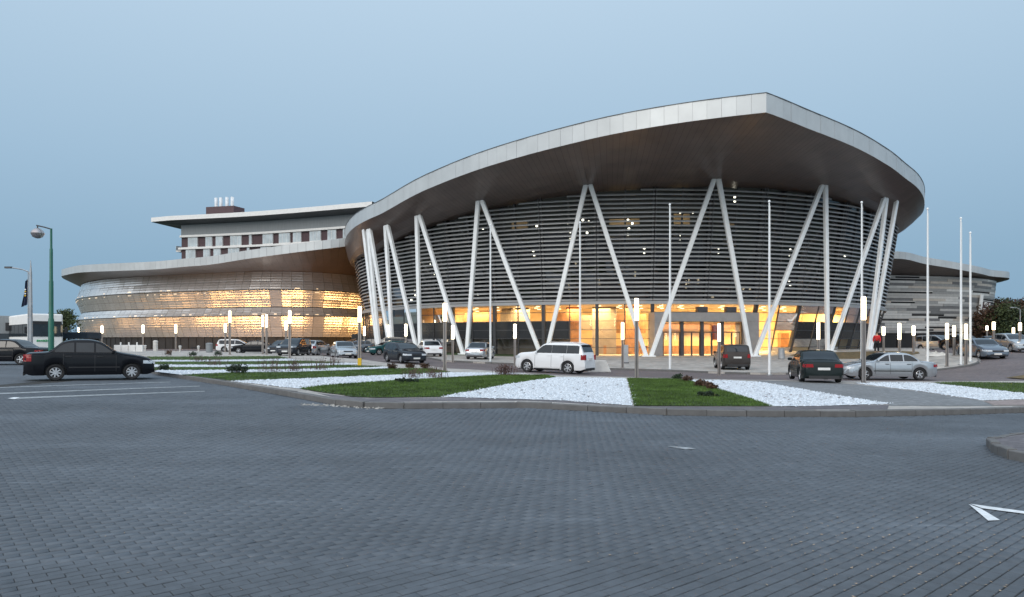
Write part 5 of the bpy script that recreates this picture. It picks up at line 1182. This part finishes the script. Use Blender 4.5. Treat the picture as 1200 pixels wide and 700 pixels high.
# ------------------------------------------------------------------ person
def person(label, u, v, hgt, coat, facing):
    x, y = gb(u, v, AZ); root = thing("person", label, "person", (x, y, pos_z(x, y)), facing); s = hgt/1.75
    J = dict(pel=(0,0,.95), waist=(0,0,1.1), chest=(0,.0,1.33), neck=(0,0,1.5), head0=(0,.01,1.58), head1=(0,.02,1.72), hl=(.1,0,.9), hr=(-.1,0,.9), kl=(.12,.06,.5), kr=(-.11,-.04,.5), al=(.13,.0,.08), ar=(-.12,-.12,.08), tl=(.14,.15,.04), tr=(-.13,.05,.04),
             sl=(.19,0,1.42), sr=(-.19,0,1.42), el=(.27,.02,1.15), er=(-.27,.0,1.15), wl=(.25,.14,.93), wr=(-.25,.12,.93), fl=(.24,.18,.84), fr=(-.24,.16,.84))
    Rr = dict(pel=.15, waist=.145, chest=.165, neck=.06, head0=.085, head1=.095, hl=.095, hr=.095, kl=.065, kr=.065, al=.045, ar=.045, tl=.04, tr=.04, sl=.075, sr=.075, el=.055, er=.055, wl=.04, wr=.04, fl=.035, fr=.035)
    E = [('pel','waist'),('waist','chest'),('chest','neck'),('neck','head0'),('head0','head1'),('pel','hl'),('pel','hr'),('hl','kl'),('kl','al'),('al','tl'),('hr','kr'),('kr','ar'),('ar','tr'),('chest','sl'),('chest','sr'),('sl','el'),('el','wl'),('wl','fl'),('sr','er'),('er','wr'),('wr','fr')]
    def grow(name, keys, m, add=0.0):
        ks = [k for k in J if k in keys]; me = bpy.data.meshes.new(name); me.from_pydata([Vector(J[k])*s for k in ks], [(ks.index(a), ks.index(b)) for a, b in E if a in ks and b in ks], []); me.materials.append(m)
        o = bpy.data.objects.new(name, me); COL.objects.link(o); o.parent = root
        sk = o.modifiers.new("skin", 'SKIN'); sv = me.skin_vertices[0].data
        for i, k in enumerate(ks): sv[i].radius = ((Rr[k]+add)*s,)*2; sv[i].use_root = (i == 0)
        o.modifiers.new("sub", 'SUBSURF').levels = 1; sb = o.modifiers[-1]; sb.render_levels = 1
        for md in (sk,): md.use_smooth_shade = True
    grow("body", list(J), M['skin_h']); grow("jacket", ['pel','waist','chest','sl','sr','el','er','wl','wr'], coat, .03); grow("trousers", ['pel','hl','hr','kl','kr','al','ar'], M['darkcloth'], .025)
    MB().lathe([(.001,.13),(.07,.11),(.10,.03),(.105,-.04),(.09,-.07)], 10, (0, -.01*s, 1.69*s)).build("hair", M['hair'], root, smooth=True)
person("person in a red jacket and dark trousers standing by the rightmost columns", 1027.5, 413.2, 1.78, M['redcoat'], 2.6)
# ------------------------------------------------------------------ shrubs and trees
def leaves(n, pts, size, flat=.5):
    i = rng.integers(0, len(pts), n); P = pts[i, :3] + np.clip(rng.normal(0, 1, (n, 3)), -1.7, 1.7)*pts[i, 3:4]
    a = rng.normal(0, 1, (n, 3)); a /= np.linalg.norm(a, axis=1)[:, None]; b = rng.normal(0, 1, (n, 3)); b -= (a*b).sum(1)[:, None]*a; b /= np.linalg.norm(b, axis=1)[:, None]; s = (size*rng.uniform(.5, 1.3, n))[:, None]
    V = np.stack([P-a*s, P+b*s*.5, P+a*s, P-b*s*.5], 1).reshape(-1, 3); return V, np.arange(4*n).reshape(-1, 4)
def tree(label, x, y, h, cr, m, n=1600, group=None, size=.22, name="tree"):
    z = float(T(x, y)) - .05; t = thing(name, label, "tree", (x, y, z), 0, group); tr = MB(); th_ = h*.42
    tr.path([(0,0,0), (random.uniform(-.1,.1), 0, th_*.5), (random.uniform(-.2,.2), random.uniform(-.2,.2), th_), (0, 0, h*.85)], lambda i: (.035*h, .028*h, .02*h, .006*h)[i])
    cl = []
    for k in range(16):
        a = random.random()*6.283; rr = cr*random.uniform(.25, .85); zz = h*random.uniform(.38, .93); sc = math.sin(min(1, max(.12, (h*1.02-zz)/(h*.62)))*math.pi*.62)
        e = (math.cos(a)*rr*sc, math.sin(a)*rr*sc, zz); tr.path([(0, 0, max(th_*.6, zz-rr*.7)), (e[0]*.6, e[1]*.6, zz-rr*.25), e], lambda i: (.012*h, .008*h, .003*h)[i], 5); cl.append((*e, cr*random.uniform(.16, .28)))
    cl.append((0, 0, h*.93, cr*.16)); tr.build("trunk", M['bark'], t)
    V, F = leaves(n, np.array(cl), size); fast_mesh("crown", V, F, m, None, t)
tree("round olive tree beside the left end of the metal wing", *gpos(76, 0, 74), zat(366, 74)-Tz(*gpos(76, 0, 74)), 1.7, M['leaf'], 3200, size=.14)
tree("low dark bush left of the round olive tree", *gpos(66, 0, 78), 3.2, 1.3, M['leaf_dark'], 1500, size=.13)
ORD = "first second third fourth fifth sixth seventh eighth ninth tenth eleventh twelfth thirteenth fourteenth fifteenth sixteenth seventeenth eighteenth".split()
for row, (Y0, dv_, us) in enumerate(((124, 7, range(1163, 1222, 8)), (146, 2, range(1159, 1222, 7)), (165, -1, range(1166, 1222, 9)))):
    for k, u0 in enumerate(us):
        u = u0 + random.uniform(-2, 2); Y = Y0 + random.uniform(-4, 4); X = (u-600)/FPX*Y; top = 353.5 + random.uniform(-2.5, 3) + dv_; q = (k*2 + row) % 5
        tree("%s in the %s row of the far wood, %s from the striped wing" % (["rusty brown tree", "dark evergreen tree", "brownish tree", "dark brown tree", "dull green tree"][q], ("front", "middle", "back")[row], ORD[k]), X, Y, zat(top, Y)-Tz(X, Y), 3.6, [M['leaf_brown'], M['leaf_dark'], M['leaf_brown'], M['leaf_brown'], M['leaf']][q], 2200, "trees of the far wood", .26)
def twig_shrub(label, u, v, w_, h, n, m, dz=KZ, leafy=0):
    x, y = gb(u, v, dz); t = thing("twig_shrub", label, "shrub", (x, y, pos_z(x, y)), 0, "shrubs planted in the lawns"); mb = MB()
    for k in range(n):
        a = random.random()*6.283; b = random.uniform(0, .5)*w_; x0, y0 = math.cos(a)*b, math.sin(a)*b*.5; l = random.uniform(.3, 1)*h; dx_, dy_ = random.uniform(-.3, .3)*h, random.uniform(-.3, .3)*h
        mb.tube((x0, y0, -.02), (x0+dx_*.5, y0+dy_*.5, l*.6), .008, .006, 3, False); mb.tube((x0+dx_*.5, y0+dy_*.5, l*.6), (x0+dx_, y0+dy_, l), .006, .003, 3, False)
        mb.tube((x0+dx_*.5, y0+dy_*.5, l*.55), (x0+dx_*.1, y0+dy_, l*.9), .005, .003, 3, False)
    tag(mb.build("stems", M['twig'], t, fix=False), kind='stuff')
    pts = np.array([(math.cos(q)*w_*.33*random.random(), math.sin(q)*w_*.2, h*random.uniform(.3, .7), h*.16) for q in np.linspace(0, 6.28, 14)])
    if leafy: V, F = leaves(leafy, pts, .05); V[:, 2] = np.maximum(V[:, 2], .0); tag(fast_mesh("leaves", V, F, m, None, t), kind='stuff')
TS = [("bare reddish shrub at the left end of the white off-roader", 592, 440.5, 1.3, .6, 110, 'twig', 160), ("bare twig shrub on the gravel edge in front of the near left lamp", 507, 443, 1.8, .55, 80, 'twig', 40), ("low bare shrub left of the twig shrub by the near left lamp", 484, 443.5, .9, .45, 40, 'twig', 30),
 ("sparse bare shrub on the second lawn stripe, left", 318, 436, 1.2, .7, 45, 'twig', 20), ("sparse bare shrub on the second lawn stripe, middle", 345, 435.5, 1.2, .7, 45, 'twig', 25), ("sparse bare shrub on the second lawn stripe, right", 375, 434, 1.3, .65, 45, 'twig', 25),
 ("bare shrub on the far stripes near the dark hatchback", 390, 428.5, 1.4, .6, 40, 'twig', 20), ("sparse shrub on the far stripe below the white estate", 250, 428.5, 1.6, .5, 40, 'twig', 20), ("sparse shrub on the far stripe beside the sedan's nose", 232, 424, 1.2, .5, 30, 'twig', 20),
 ("dark green cushion on the lawn stripe near the sedan's nose", 277, 438, 1.2, .4, 12, 'leaf_dark', 900), ("dark green patch of juniper on the large lawn", 478, 448.5, 1.6, .16, 8, 'leaf_dark', 1100), ("small dark cushion on the far lawn by the yellow-wrapped post", 459, 432.8, .8, .34, 8, 'leaf_brown', 420),
 ("small dark cushion second from the yellow-wrapped post", 480, 432.3, .8, .34, 8, 'leaf_brown', 420), ("small dark cushion nearest the near left lamp", 498, 432.6, .8, .34, 8, 'leaf_brown', 420), ("round green cushion at the top corner of the right lawn", 793.5, 445, .55, .28, 6, 'leaf_dark', 420),
 ("brown cushion second along the edge of the right lawn", 804.5, 447.6, .6, .28, 8, 'leaf_brown', 420), ("rusty cushion third along the edge of the right lawn", 822, 453.2, .75, .28, 14, 'leaf_brown', 480), ("rusty cushion fourth along the edge of the right lawn", 833, 456.6, .75, .26, 14, 'leaf_brown', 480),
 ("dark green juniper low on the right lawn", 829, 465.5, .95, .18, 8, 'leaf_dark', 700), ("rusty round cushion on the far stripes left", 197, 417.2, 1.0, .5, 8, 'leaf_brown', 340), ("dark cushion on the far stripes below the bin", 226, 417.8, .9, .4, 8, 'leaf_dark', 340), ("dark cushion on the far stripes left of the white estate", 255, 418, 1.0, .5, 8, 'leaf_dark', 340), ("dark low plant on the nearest left stripe edge", 192, 434, .9, .3, 8, 'leaf_dark', 400)]
for lab, u, v, w_, h, n, m, lf in TS: twig_shrub(lab, u, v, w_, h, n, M[m], KZ, lf)
